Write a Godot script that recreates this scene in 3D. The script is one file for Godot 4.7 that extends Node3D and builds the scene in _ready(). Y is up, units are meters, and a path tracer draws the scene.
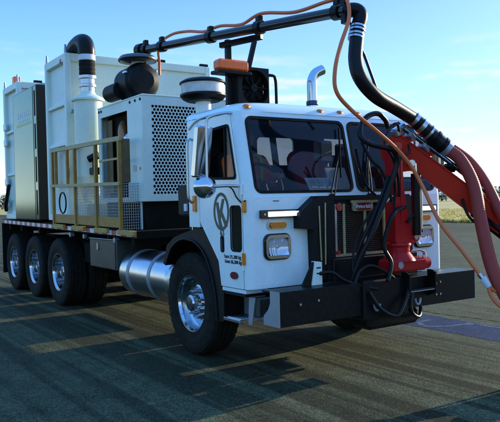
extends Node3D
# Hydro-excavation truck parked on an open lot, low sun from its far side.

const EXPOSURE := 1.4
var M := {}
var TX := {}
var used := {}

# ------------------------------------------------------------------ nodes
func numbered(parent: Node, called: String) -> String:
	var k := str(parent.get_instance_id()) + "/" + called
	var n: int = used.get(k, 0)
	used[k] = n + 1
	return called if n == 0 else "%s_%03d" % [called, n]

func holder(called: String, parent: Node = self) -> Node3D:
	var o := Node3D.new()
	o.name = numbered(parent, called)
	parent.add_child(o)
	return o

func put(st: SurfaceTool, called: String, m: Material, parent: Node = self) -> MeshInstance3D:
	var o := MeshInstance3D.new()
	o.mesh = st.commit()
	o.material_override = m
	o.name = numbered(parent, called)
	parent.add_child(o)
	return o

func again(src: MeshInstance3D, called: String, parent: Node, where: Vector3, m: Material = null) -> MeshInstance3D:
	var o := MeshInstance3D.new()
	o.mesh = src.mesh
	o.material_override = m if m else src.material_override
	o.name = numbered(parent, called)
	parent.add_child(o)
	o.position = where
	return o

func tag(o: Node, label: String, category := "", group := "", kind := "") -> void:
	if label: o.set_meta("label", label)
	if category: o.set_meta("category", category)
	if group: o.set_meta("group", group)
	if kind: o.set_meta("kind", kind)

# ------------------------------------------------------------------ geometry
func sb() -> SurfaceTool:
	var s := SurfaceTool.new()
	s.begin(Mesh.PRIMITIVE_TRIANGLES)
	return s

func tri(st: SurfaceTool, a: Vector3, b: Vector3, c: Vector3, na: Vector3, nb: Vector3, nc: Vector3) -> void:
	if (b - a).cross(c - a).dot(na + nb + nc) > 0.0:
		st.set_normal(na); st.add_vertex(a)
		st.set_normal(nc); st.add_vertex(c)
		st.set_normal(nb); st.add_vertex(b)
	else:
		st.set_normal(na); st.add_vertex(a)
		st.set_normal(nb); st.add_vertex(b)
		st.set_normal(nc); st.add_vertex(c)

func quad(st: SurfaceTool, a: Vector3, b: Vector3, c: Vector3, d: Vector3, n: Vector3) -> void:
	tri(st, a, b, c, n, n, n)
	tri(st, a, c, d, n, n, n)

func squad(st: SurfaceTool, a: Vector3, b: Vector3, c: Vector3, d: Vector3, na: Vector3, nb: Vector3, nc: Vector3, nd: Vector3) -> void:
	tri(st, a, b, c, na, nb, nc)
	tri(st, a, c, d, na, nc, nd)

func cbox(st: SurfaceTool, c: Vector3, s: Vector3, bv := 0.008, B := Basis.IDENTITY) -> void:
	var h := s * 0.5
	var b: float = min(bv, 0.45 * min(h.x, min(h.y, h.z)) * 2.0 * 0.5)
	for i in 3:
		var j := (i + 1) % 3
		var k := (i + 2) % 3
		for si in [-1.0, 1.0]:
			var n := Vector3.ZERO
			n[i] = si
			var q := []
			for e in [[-1, -1], [1, -1], [1, 1], [-1, 1]]:
				var p := Vector3.ZERO
				p[i] = si * h[i]
				p[j] = e[0] * (h[j] - b)
				p[k] = e[1] * (h[k] - b)
				q.append(c + B * p)
			quad(st, q[0], q[1], q[2], q[3], B * n)
			for sj in [-1.0, 1.0]:
				var n2 := Vector3.ZERO
				n2[i] = si; n2[j] = sj
				n2 = B * n2.normalized()
				var a1 := Vector3.ZERO
				a1[i] = si * h[i]; a1[j] = sj * (h[j] - b); a1[k] = h[k] - b
				var a2 := a1
				a2[k] = -(h[k] - b)
				var b1 := Vector3.ZERO
				b1[i] = si * (h[i] - b); b1[j] = sj * h[j]; b1[k] = h[k] - b
				var b2 := b1
				b2[k] = -(h[k] - b)
				quad(st, c + B * a1, c + B * a2, c + B * b2, c + B * b1, n2)
	for sx in [-1.0, 1.0]:
		for sy in [-1.0, 1.0]:
			for sz in [-1.0, 1.0]:
				var g := Vector3(sx, sy, sz)
				var p1 := Vector3(sx * h.x, sy * (h.y - b), sz * (h.z - b))
				var p2 := Vector3(sx * (h.x - b), sy * h.y, sz * (h.z - b))
				var p3 := Vector3(sx * (h.x - b), sy * (h.y - b), sz * h.z)
				var n3 := B * g.normalized()
				tri(st, c + B * p1, c + B * p2, c + B * p3, n3, n3, n3)

# a box given by its two corners
func span(st: SurfaceTool, x0: float, x1: float, y0: float, y1: float, z0: float, z1: float, bv := 0.008) -> void:
	cbox(st, Vector3(x0 + x1, y0 + y1, z0 + z1) * 0.5, Vector3(absf(x1 - x0), absf(y1 - y0), absf(z1 - z0)), bv)

func bar(st: SurfaceTool, a: Vector3, b: Vector3, w: float, d: float, bv := 0.004) -> void:
	var y := (b - a).normalized()
	var r := Vector3(0, 0, 1) if absf(y.z) < 0.8 else Vector3(1, 0, 0)
	var x := y.cross(r).normalized()
	var z := x.cross(y).normalized()
	cbox(st, (a + b) * 0.5, Vector3(w, (b - a).length(), d), bv, Basis(x, y, z))

func frame_of(t: Vector3) -> Basis:
	var r := Vector3(0, 1, 0) if absf(t.y) < 0.9 else Vector3(1, 0, 0)
	var x := r.cross(t).normalized()
	return Basis(x, t.cross(x).normalized(), t)

func tube(st: SurfaceTool, pts: Array, rad, n := 10, cap := true) -> void:
	var m := pts.size()
	var prev := []
	var prevn := []
	var x := Vector3.ZERO
	for i in m:
		var t: Vector3 = (pts[min(i + 1, m - 1)] - pts[max(i - 1, 0)]).normalized()
		if i == 0:
			x = frame_of(t).x
		else:
			x = (x - t * x.dot(t)).normalized()
		var y := t.cross(x)
		var r: float = rad[i] if rad is Array else rad
		var ring := []
		var rn := []
		for k in n:
			var a := TAU * k / n
			var d := x * cos(a) + y * sin(a)
			ring.append(pts[i] + d * r)
			rn.append(d)
		if i > 0:
			for k in n:
				var k2 := (k + 1) % n
				squad(st, prev[k], prev[k2], ring[k2], ring[k], prevn[k], prevn[k2], rn[k2], rn[k])
		if cap and (i == 0 or i == m - 1):
			var cn := -t if i == 0 else t
			for k in n:
				tri(st, pts[i], ring[k], ring[(k + 1) % n], cn, cn, cn)
		prev = ring
		prevn = rn

func cyl(st: SurfaceTool, a: Vector3, b: Vector3, r: float, r2 := -1.0, n := 20) -> void:
	tube(st, [a, b], [r, r if r2 < 0 else r2], n)

func curve(pts: Array, step := 0.03) -> Array:
	var out := []
	for i in pts.size() - 1:
		var p0: Vector3 = pts[max(i - 1, 0)]
		var p1: Vector3 = pts[i]
		var p2: Vector3 = pts[i + 1]
		var p3: Vector3 = pts[min(i + 2, pts.size() - 1)]
		var k := int(max(2.0, ceil((p2 - p1).length() / step)))
		for j in k:
			out.append(p1.cubic_interpolate(p2, p0, p3, float(j) / k))
	out.append(pts[-1])
	return out

func ribbed(st: SurfaceTool, pts: Array, r: float, pitch: float, deep: float, n := 14) -> void:
	var c := curve(pts, pitch / 4.0)
	var rr := []
	var s := 0.0
	for i in c.size():
		if i: s += (c[i] - c[i - 1]).length()
		rr.append(r - deep * (0.5 + 0.5 * cos(TAU * s / pitch)))
	tube(st, c, rr, n)

# profile points are (radius, height); flat along the profile, smooth round it
func lathe(st: SurfaceTool, prof: Array, xf: Transform3D, n := 28, soft := false) -> void:
	var m := prof.size()
	var nrm := []
	for i in m - 1:
		var d: Vector2 = prof[i + 1] - prof[i]
		nrm.append(Vector2(d.y, -d.x).normalized())
	for i in m - 1:
		var n0: Vector2 = nrm[i]
		var n1: Vector2 = nrm[i]
		if soft:
			if i > 0: n0 = (nrm[i] + nrm[i - 1]).normalized()
			if i < m - 2: n1 = (nrm[i] + nrm[i + 1]).normalized()
		for k in n:
			var q := []
			var qn := []
			for e in [[i, k, n0], [i, k + 1, n0], [i + 1, k + 1, n1], [i + 1, k, n1]]:
				var a: float = TAU * e[1] / n
				var p: Vector2 = prof[e[0]]
				q.append(xf * Vector3(p.x * cos(a), p.y, p.x * sin(a)))
				qn.append(xf.basis * Vector3(e[2].x * cos(a), e[2].y, e[2].x * sin(a)))
			squad(st, q[0], q[1], q[2], q[3], qn[0], qn[1], qn[2], qn[3])

func rrect(cx: float, cy: float, w: float, h: float, r: float, seg := 6) -> PackedVector2Array:
	var out := PackedVector2Array()
	for i in 4:
		var c := Vector2(cx + (w / 2 - r) * [1, -1, -1, 1][i], cy + (h / 2 - r) * [1, 1, -1, -1][i])
		for k in seg + 1:
			var a := PI / 2 * (i + float(k) / seg)
			out.append(c + Vector2(cos(a), sin(a)) * r)
	return out

# rounds the corners of any polygon
func rounded(p: Array, r: float, seg := 5) -> PackedVector2Array:
	var out := PackedVector2Array()
	var n := p.size()
	for i in n:
		var a: Vector2 = p[(i + n - 1) % n]
		var b: Vector2 = p[i]
		var c: Vector2 = p[(i + 1) % n]
		var u: Vector2 = (a - b).normalized() * min(r, (a - b).length() * 0.45)
		var w: Vector2 = (c - b).normalized() * min(r, (c - b).length() * 0.45)
		for k in seg + 1:
			var t := float(k) / seg
			out.append((b + u).lerp(b, t).lerp(b.lerp(b + w, t), t))
	return out

func pieces(outer: PackedVector2Array, holes: Array) -> Array:
	var todo := [outer]
	for h in holes:
		var cx := 0.0
		for p in h: cx += p.x
		cx /= h.size()
		var nxt := []
		for poly in todo:
			for half in [PackedVector2Array([Vector2(-50, -50), Vector2(cx, -50), Vector2(cx, 50), Vector2(-50, 50)]), PackedVector2Array([Vector2(cx, -50), Vector2(50, -50), Vector2(50, 50), Vector2(cx, 50)])]:
				for q in Geometry2D.intersect_polygons(poly, half):
					nxt.append_array(Geometry2D.clip_polygons(q, h))
		todo = nxt
	return todo

# a flat polygon (with holes) in the local xy plane, thick along local +z
func slab(st: SurfaceTool, outer: PackedVector2Array, xf: Transform3D, deep: float, holes := []) -> void:
	var nz := xf.basis.z.normalized()
	for poly in pieces(outer, holes):
		var idx := Geometry2D.triangulate_polygon(poly)
		for i in range(0, idx.size(), 3):
			var q := []
			for k in 3:
				var p: Vector2 = poly[idx[i + k]]
				q.append(xf * Vector3(p.x, p.y, 0))
			tri(st, q[0], q[1], q[2], -nz, -nz, -nz)
			var o := xf.basis.z * deep
			tri(st, q[0] + o, q[1] + o, q[2] + o, nz, nz, nz)
	var loops := [outer]
	loops.append_array(holes)
	for li in loops.size():
		var lp: PackedVector2Array = loops[li]
		var sgn := 1.0 if Geometry2D.is_polygon_clockwise(lp) else -1.0
		if li > 0: sgn = -sgn
		for i in lp.size():
			var a := lp[i]
			var b := lp[(i + 1) % lp.size()]
			if a.distance_to(b) < 1e-6: continue
			var d := (b - a).normalized()
			var nn := xf.basis * Vector3(-d.y, d.x, 0) * sgn
			quad(st, xf * Vector3(a.x, a.y, 0), xf * Vector3(b.x, b.y, 0), xf * Vector3(b.x, b.y, deep), xf * Vector3(a.x, a.y, deep), nn)

# local x = world z, local y = world y, thickness towards -x
func side_at(x: float) -> Transform3D:
	return Transform3D(Basis(Vector3(0, 0, 1), Vector3(0, 1, 0), Vector3(-1, 0, 0)), Vector3(x, 0, 0))

func front_at(z: float) -> Transform3D:
	return Transform3D(Basis.IDENTITY, Vector3(0, 0, z))

func pv(a: Array) -> PackedVector2Array:
	var o := PackedVector2Array()
	for e in a: o.append(Vector2(e[0], e[1]))
	return o

func v3(a: Array) -> Array:
	var o := []
	for e in a: o.append(Vector3(e[0], e[1], e[2]))
	return o

func letters(s: String, high: float, m: Material, xf: Transform3D, called: String, parent: Node, serif := false, bold := false) -> MeshInstance3D:
	var f := SystemFont.new()
	f.font_names = PackedStringArray(["Droid Serif" if serif else "Droid Sans"])
	if bold: f.font_weight = 700
	if serif: f.font_italic = true
	var t := TextMesh.new()
	t.font = f
	t.text = s
	t.font_size = 64
	t.pixel_size = high / 46.0
	t.depth = 0.003
	t.curve_step = 2.0
	var o := MeshInstance3D.new()
	o.mesh = t
	o.material_override = m
	o.name = numbered(parent, called)
	parent.add_child(o)
	o.transform = xf
	return o

# smooth union of tapered capsules, meshed as surface nets: bones are [a, b, ra, rb]
func flesh(bones: Array, cell: float, k := 0.03) -> SurfaceTool:
	var lo := Vector3(1e9, 1e9, 1e9)
	var hi := -lo
	for b in bones:
		for e in 2:
			var r: float = b[2 + e] + k + cell * 2
			lo = lo.min(b[e] - Vector3.ONE * r)
			hi = hi.max(b[e] + Vector3.ONE * r)
	var nx := int((hi.x - lo.x) / cell) + 2
	var ny := int((hi.y - lo.y) / cell) + 2
	var nz := int((hi.z - lo.z) / cell) + 2
	var f := PackedFloat32Array()
	f.resize(nx * ny * nz)
	f.fill(1.0)
	for b in bones:
		var a: Vector3 = b[0]
		var ab: Vector3 = b[1] - a
		var l2: float = max(ab.length_squared(), 1e-9)
		var ra: float = b[2]
		var rb: float = b[3]
		var pad: float = max(ra, rb) + k + cell * 2
		var b0: Vector3 = (a.min(b[1]) - Vector3.ONE * pad - lo) / cell
		var b1: Vector3 = (a.max(b[1]) + Vector3.ONE * pad - lo) / cell
		for ix in range(max(0, int(b0.x)), min(nx, int(b1.x) + 1)):
			for iy in range(max(0, int(b0.y)), min(ny, int(b1.y) + 1)):
				for iz in range(max(0, int(b0.z)), min(nz, int(b1.z) + 1)):
					var p := lo + Vector3(ix, iy, iz) * cell - a
					var t := clampf(p.dot(ab) / l2, 0, 1)
					var d := (p - ab * t).length() - lerpf(ra, rb, t)
					var i := (ix * ny + iy) * nz + iz
					var o := f[i]
					var h := maxf(k - absf(d - o), 0.0) / k
					f[i] = minf(d, o) - h * h * k * 0.25
	var st := sb()
	var vid := {}
	var pos := []
	var nor := []
	var sx := ny * nz
	for ix in nx - 1:
		for iy in ny - 1:
			for iz in nz - 1:
				var i := ix * sx + iy * nz + iz
				var c := [f[i], f[i + sx], f[i + nz], f[i + sx + nz], f[i + 1], f[i + sx + 1], f[i + nz + 1], f[i + sx + nz + 1]]
				var neg := 0
				for q in c: if q < 0: neg += 1
				if neg == 0 or neg == 8: continue
				var s := Vector3.ZERO
				var cnt := 0
				for e in [[0, 1], [2, 3], [4, 5], [6, 7], [0, 2], [1, 3], [4, 6], [5, 7], [0, 4], [1, 5], [2, 6], [3, 7]]:
					if (c[e[0]] < 0) != (c[e[1]] < 0):
						var t: float = c[e[0]] / (c[e[0]] - c[e[1]])
						var pa := Vector3(e[0] & 1, (e[0] >> 1) & 1, e[0] >> 2)
						var pb := Vector3(e[1] & 1, (e[1] >> 1) & 1, e[1] >> 2)
						s += pa.lerp(pb, t)
						cnt += 1
				vid[i] = pos.size()
				pos.append(lo + (Vector3(ix, iy, iz) + s / cnt) * cell)
				nor.append(Vector3(c[1] + c[3] + c[5] + c[7] - c[0] - c[2] - c[4] - c[6], c[2] + c[3] + c[6] + c[7] - c[0] - c[1] - c[4] - c[5], c[4] + c[5] + c[6] + c[7] - c[0] - c[1] - c[2] - c[3]).normalized())
	for key in vid:
		var i: int = key
		for e in [[sx, nz, 1], [nz, 1, sx], [1, sx, nz]]:
			if (f[i] < 0) == (f[i + e[0]] < 0): continue
			var q := [i, i - e[1], i - e[1] - e[2], i - e[2]]
			if not (vid.has(q[1]) and vid.has(q[2]) and vid.has(q[3])): continue
			var w := []
			for z in q: w.append(vid[z])
			squad(st, pos[w[0]], pos[w[1]], pos[w[2]], pos[w[3]], nor[w[0]], nor[w[1]], nor[w[2]], nor[w[3]])
	return st

# ------------------------------------------------------------------ materials
func speckle(key: String, size: int, f1: float, f2: float, lo: float, hi: float, sd: int, spots := 0.0, tint := Color.WHITE) -> void:
	var a := FastNoiseLite.new()
	a.seed = sd; a.frequency = f1; a.fractal_octaves = 4
	var b := FastNoiseLite.new()
	b.seed = sd + 7; b.frequency = f2; b.fractal_octaves = 2
	var ia := a.get_seamless_image(size, size)
	var ib := b.get_seamless_image(size, size)
	var im := Image.create(size, size, false, Image.FORMAT_RGB8)
	var rng := RandomNumberGenerator.new()
	rng.seed = sd
	for y in size:
		for x in size:
			var q := ia.get_pixel(x, y).r * 0.6 + ib.get_pixel(x, y).r * 0.4
			var g := lerpf(lo, hi, smoothstep(0.25, 0.75, q))
			if spots > 0 and rng.randf() < spots: g *= rng.randf_range(0.45, 0.85)
			im.set_pixel(x, y, Color(minf(g * tint.r, 1), minf(g * tint.g, 1), minf(g * tint.b, 1)).linear_to_srgb())
	im.generate_mipmaps()
	TX[key] = ImageTexture.create_from_image(im)

func mat(key: String, lin: Color, rough: float, metal := 0.0, tex := "", scale := 1.0, spec := 0.5) -> StandardMaterial3D:
	var m := StandardMaterial3D.new()
	m.resource_name = key
	m.albedo_color = Color(lin.r, lin.g, lin.b).linear_to_srgb()
	m.roughness = rough
	m.metallic = metal
	m.metallic_specular = spec
	if tex:
		m.albedo_texture = TX[tex]
		m.uv1_triplanar = true
		m.uv1_world_triplanar = true
		m.uv1_scale = Vector3.ONE * scale
	M[key] = m
	return m

func glass(key: String, lin: Color, a: float) -> void:
	var m := mat(key, lin, 0.02)
	m.albedo_color.a = a
	m.metallic_specular = 0.3
	m.transparency = BaseMaterial3D.TRANSPARENCY_ALPHA

func materials() -> void:
	speckle("dirt", 512, 0.008, 0.05, 0.93, 1.0, 3, 0.0015)
	speckle("grime", 512, 0.015, 0.09, 0.74, 1.0, 11, 0.006, Color(1.0, 0.98, 0.94))
	speckle("scuffed", 512, 0.02, 0.3, 0.35, 1.0, 61, 0.05, Color(1.0, 0.97, 0.9))
	speckle("rubber", 256, 0.02, 0.2, 0.45, 1.0, 21, 0.03, Color(1, 0.96, 0.88))
	speckle("wood", 256, 0.03, 0.15, 0.6, 1.0, 31, 0.02)
	mat("paint", Color(0.78, 0.89, 0.87), 0.32, 0.0, "dirt", 0.8)
	M.paint.clearcoat_enabled = true
	M.paint.clearcoat = 0.6
	M.paint.clearcoat_roughness = 0.12
	mat("panel", Color(0.75, 0.80, 0.64), 0.5, 0.0, "dirt", 0.5)
	mat("panel_cool", Color(0.74, 0.83, 0.72), 0.45, 0.0, "dirt", 0.6)
	mat("black", Color(0.007, 0.007, 0.007), 0.38, 0.0, "grime", 0.9, 0.3)
	mat("gloss_black", Color(0.012, 0.012, 0.014), 0.16)
	mat("under", Color(0.010, 0.010, 0.008), 0.75, 0.0, "grime", 0.7, 0.2)
	mat("plastic", Color(0.009, 0.009, 0.009), 0.5, 0.0, "grime", 1.5, 0.3)
	mat("rubber", Color(0.016, 0.016, 0.013), 0.8, 0.0, "rubber", 1.6, 0.3)
	mat("hose_black", Color(0.007, 0.007, 0.007), 0.42, 0.0, "", 1.0, 0.35)
	mat("hose_red", Color(0.34, 0.050, 0.034), 0.55, 0.0, "dirt", 2.5, 0.3)
	mat("hose_air", Color(0.75, 0.17, 0.05), 0.4, 0.0, "dirt", 3.0, 0.4)
	mat("red", Color(0.52, 0.010, 0.012), 0.28, 0.0, "dirt", 1.2, 0.35)
	mat("arm_red", Color(0.58, 0.022, 0.005), 0.42, 0.0, "dirt", 1.2, 0.25)
	mat("chrome", Color(0.55, 0.57, 0.60), 0.14, 1.0)
	mat("steel", Color(0.55, 0.56, 0.57), 0.32, 1.0, "dirt", 1.5)
	mat("aluminium", Color(0.60, 0.62, 0.64), 0.26, 1.0, "dirt", 1.0)
	mat("stainless", Color(0.10, 0.17, 0.13), 0.14, 0.95, "dirt", 0.5)
	mat("zinc", Color(0.34, 0.38, 0.42), 0.45, 0.6, "dirt", 1.2)
	mat("brown", Color(0.020, 0.016, 0.008), 0.6, 0.0, "grime", 0.6)
	mat("cap_grey", Color(0.10, 0.11, 0.12), 0.35, 0.5)
	mat("bumper_black", Color(0.009, 0.009, 0.008), 0.45, 0.0, "scuffed", 1.4, 0.3)
	mat("end_brown", Color(0.15, 0.095, 0.03), 0.6, 0.0, "grime", 0.9)
	mat("yellow", Color(0.40, 0.20, 0.025), 0.55, 0.0, "grime", 1.0)
	mat("yellow_wood", Color(0.58, 0.35, 0.07), 0.7, 0.0, "wood", 2.0)
	mat("rail_tan", Color(0.42, 0.32, 0.13), 0.5, 0.0, "grime", 1.3)
	mat("box_grey", Color(0.045, 0.050, 0.044), 0.42, 0.1, "grime", 0.7)
	mat("mesh_wire", Color(0.42, 0.44, 0.42), 0.45, 0.4)
	mat("filter_band", Color(0.62, 0.62, 0.60), 0.35, 0.0, "grime", 1.2)
	mat("orange_lens", Color(0.90, 0.13, 0.008), 0.18)
	mat("amber", Color(0.72, 0.20, 0.01), 0.15)
	mat("red_lens", Color(0.45, 0.03, 0.02), 0.15)
	mat("tape_red", Color(0.40, 0.05, 0.04), 0.4)
	mat("tape_white", Color(0.62, 0.65, 0.68), 0.35)
	mat("olive", Color(0.075, 0.075, 0.045), 0.5)
	mat("ink", Color(0.02, 0.022, 0.03), 0.6)
	mat("badge_red", Color(0.16, 0.008, 0.012), 0.25)
	mat("pale_print", Color(0.55, 0.66, 0.72), 0.5)
	mat("yellow_print", Color(0.60, 0.56, 0.18), 0.5)
	mat("beige", Color(0.42, 0.36, 0.20), 0.35, 0.3, "grime", 1.5)
	mat("slat", Color(0.11, 0.078, 0.055), 0.4, 0.4)
	mat("reflector", Color(0.80, 0.80, 0.80), 0.08, 1.0)
	mat("interior", Color(0.02, 0.022, 0.026), 0.8)
	mat("seat", Color(0.018, 0.019, 0.024), 0.85)
	mat("skin", Color(0.40, 0.22, 0.15), 0.5)
	mat("vest", Color(0.92, 0.17, 0.02), 0.7)
	mat("vest_lime", Color(0.35, 0.62, 0.05), 0.6)
	mat("jacket_red", Color(0.40, 0.04, 0.03), 0.8)
	mat("trousers", Color(0.03, 0.035, 0.05), 0.85)
	mat("paper", Color(0.78, 0.82, 0.80), 0.7)
	mat("copper", Color(0.45, 0.17, 0.06), 0.4, 0.6)
	mat("navy", Color(0.015, 0.03, 0.09), 0.3)
	glass("tint", Color(0.006, 0.012, 0.018), 0.33)
	glass("rear_glass", Color(0.10, 0.28, 0.26), 0.42)
	glass("clear", Color(0.03, 0.05, 0.05), 0.16)
	glass("dark_glass", Color(0.020, 0.022, 0.015), 0.72)
	glass("lens", Color(0.8, 0.82, 0.85), 0.22)
	var led := mat("led", Color(0.9, 0.95, 1.0), 0.3)
	led.emission_enabled = true
	led.emission = Color(0.82, 0.93, 1.0)
	led.emission_energy_multiplier = 1.3

# ------------------------------------------------------------------ light, sky, camera
func sky_image() -> Image:
	var w := 2048
	var h := 1024
	var im := Image.create(w, h, false, Image.FORMAT_RGBF)
	im.fill(Color(0.20, 0.20, 0.16))
	var st := [[0.0, Color(1.5, 1.6, 1.65)], [2.0, Color(1.15, 1.32, 1.52)], [5.0, Color(0.70, 1.04, 1.50)], [9.0, Color(0.43, 0.86, 1.50)], [13.0, Color(0.275, 0.67, 1.50)], [17.0, Color(0.175, 0.50, 1.48)], [30.0, Color(0.17, 0.52, 1.45)], [60.0, Color(0.16, 0.52, 1.40)], [91.0, Color(0.15, 0.50, 1.35)]]
	var n := FastNoiseLite.new()
	n.seed = 5; n.frequency = 0.03; n.fractal_octaves = 5
	var sun := Vector3(0.969, 0.244, -0.04).normalized()
	var gap := FastNoiseLite.new()
	gap.seed = 15; gap.frequency = 0.012; gap.fractal_octaves = 2
	for y in h / 2 + 8:
		var el := 90.0 - 180.0 * (y + 0.5) / h
		var e: float = max(el, 0.0)
		var c := Color.WHITE
		for i in st.size() - 1:
			if e >= st[i][0] and e < st[i + 1][0]:
				c = st[i][1].lerp(st[i + 1][1], (e - st[i][0]) / (st[i + 1][0] - st[i][0]))
		var cy := cos(deg_to_rad(e))
		var sy := sin(deg_to_rad(e))
		var wisp := smoothstep(2.0, 5.0, e) * (1.0 - smoothstep(8.5, 14.0, e))
		for x in w:
			var az := TAU * (x + 0.5) / w
			var d := Vector3(sin(az) * cy, sy, -cos(az) * cy)
			var g := rad_to_deg(acos(clampf(d.dot(sun), -1, 1)))
			var glow := exp(-g / 26.0)
			var q := c.lerp(Color(0.92, 1.15, 1.25), clampf(0.85 * glow, 0.0, 0.9) * (1.0 - 0.5 * smoothstep(10.0, 60.0, e)))
			q = q * (0.98 + 0.30 * glow + 2.2 * exp(-g / 11.0))
			var far := smoothstep(50.0, 130.0, g)
			q = Color(q.r * (1.0 + 0.05 * far), q.g * (1.0 + 0.12 * far), q.b)
			if wisp > 0.0:
				var s := n.get_noise_2d(x * 0.35 + e * 3.0, e * 26.0) + 0.25 * n.get_noise_2d(x * 2.2, e * 60.0 + 300.0)
				var k := smoothstep(0.10, 0.42, s) * wisp * smoothstep(-0.05, 0.25, gap.get_noise_2d(x, e * 10.0)) * 0.8
				q = q.lerp(Color(1.0, 1.0, 0.99), k)
			im.set_pixel(x, y, Color(q.r, q.g, q.b) / EXPOSURE)
	return im

func light_and_camera() -> void:
	var C := Vector3(-4.5719, 1.6005, 4.5364)
	var yaw := -0.5893
	var pit := -0.016
	var rol := -0.0247
	var fw := Vector3(-sin(yaw) * cos(pit), sin(pit), -cos(yaw) * cos(pit))
	var r := fw.cross(Vector3.UP).normalized()
	var u := r.cross(fw)
	var cam := Camera3D.new()
	cam.name = "camera"
	cam.fov = rad_to_deg(2.0 * atan(211.0 / 672.65))
	cam.near = 0.05
	cam.far = 4000.0
	add_child(cam)
	cam.transform = Transform3D(Basis(r * cos(rol) + u * sin(rol), -r * sin(rol) + u * cos(rol), -fw), C)
	cam.current = true
	var env := Environment.new()
	env.background_mode = Environment.BG_SKY
	var pm := PanoramaSkyMaterial.new()
	pm.panorama = ImageTexture.create_from_image(sky_image())
	var sky := Sky.new()
	sky.sky_material = pm
	env.sky = sky
	env.tonemap_mode = Environment.TONE_MAPPER_LINEAR
	env.tonemap_exposure = EXPOSURE
	env.sdfgi_enabled = true
	env.ssao_enabled = true
	env.ssil_enabled = true
	var we := WorldEnvironment.new()
	we.name = "world_environment"
	we.environment = env
	add_child(we)
	var sun := DirectionalLight3D.new()
	sun.name = "sun"
	sun.light_color = Color(1.0, 0.95, 0.80)
	sun.light_energy = 1.6
	sun.light_angular_distance = 0.5
	sun.shadow_enabled = true
	add_child(sun)
	sun.look_at_from_position(Vector3(0.969, 0.244, -0.04) * 100.0, Vector3.ZERO)

# ------------------------------------------------------------------ setting
func ground_textures() -> void:
	var size := 1024
	var rng := RandomNumberGenerator.new()
	rng.seed = 77
	var a := FastNoiseLite.new()
	a.seed = 41; a.frequency = 0.30; a.noise_type = FastNoiseLite.TYPE_CELLULAR; a.cellular_return_type = FastNoiseLite.RETURN_CELL_VALUE
	var b := FastNoiseLite.new()
	b.seed = 42; b.frequency = 0.01; b.fractal_octaves = 4
	var ia := a.get_seamless_image(size, size)
	var ib := b.get_seamless_image(size, size)
	var im := Image.create(size, size, false, Image.FORMAT_RGB8)
	var bump := Image.create(size, size, false, Image.FORMAT_RGB8)
	for y in size:
		for x in size:
			var s := ia.get_pixel(x, y).r
			var g := 0.16 + 0.66 * s * s + 0.16 * (ib.get_pixel(x, y).r - 0.5) + rng.randf_range(-0.14, 0.14)
			if s > 0.88: g += 0.3
			g = clampf(g, 0.04, 1.0)
			im.set_pixel(x, y, Color(g, g * 0.98, g * 0.93).linear_to_srgb())
			var hgt := 0.35 + 0.5 * s + rng.randf_range(-0.1, 0.1)
			bump.set_pixel(x, y, Color(hgt, hgt, hgt))
	im.generate_mipmaps()
	TX.asphalt = ImageTexture.create_from_image(im)
	bump.convert(Image.FORMAT_RGBA8)
	bump.bump_map_to_normal_map(6.0)
	bump.generate_mipmaps()
	TX.asphalt_bump = ImageTexture.create_from_image(bump)
	# tyre-polished and tarred lanes that run with the lot
	var w := 1024
	var st := Image.create(w, w, false, Image.FORMAT_RGB8)
	var n1 := FastNoiseLite.new()
	n1.seed = 8; n1.frequency = 0.030; n1.fractal_octaves = 3
	var n2 := FastNoiseLite.new()
	n2.seed = 9; n2.frequency = 0.012; n2.fractal_octaves = 4
	for y in w:
		for x in w:
			var k := n1.get_noise_2d(x * 1.8 + n2.get_noise_2d(x * 0.3, y * 0.25) * 8.0, y * 0.035) + 0.75 * n1.get_noise_2d(x * 5.5, y * 0.05 + 400.0)
			var k2 := n2.get_noise_2d(x, y)
			var g := 0.84 + 0.16 * k2 + 0.12 * smoothstep(0.12, 0.4, n1.get_noise_2d(x * 5.0 + 900.0, y * 0.05))
			var lane := 0.22 + 0.78 * exp(-pow((x - 415.0) / 120.0, 2.0))
			g *= lerpf(1.0, lerpf(0.34, 1.0, smoothstep(-0.34, 0.22, k)), lane)
			st.set_pixel(x, y, Color(g, g, g).linear_to_srgb())
	st.generate_mipmaps()
	TX.lanes = ImageTexture.create_from_image(st)
	speckle("field", 512, 0.02, 0.25, 0.75, 1.0, 91, 0.04)
	speckle("paint_worn", 512, 0.02, 0.3, 0.62, 1.0, 95, 0.08)

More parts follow.
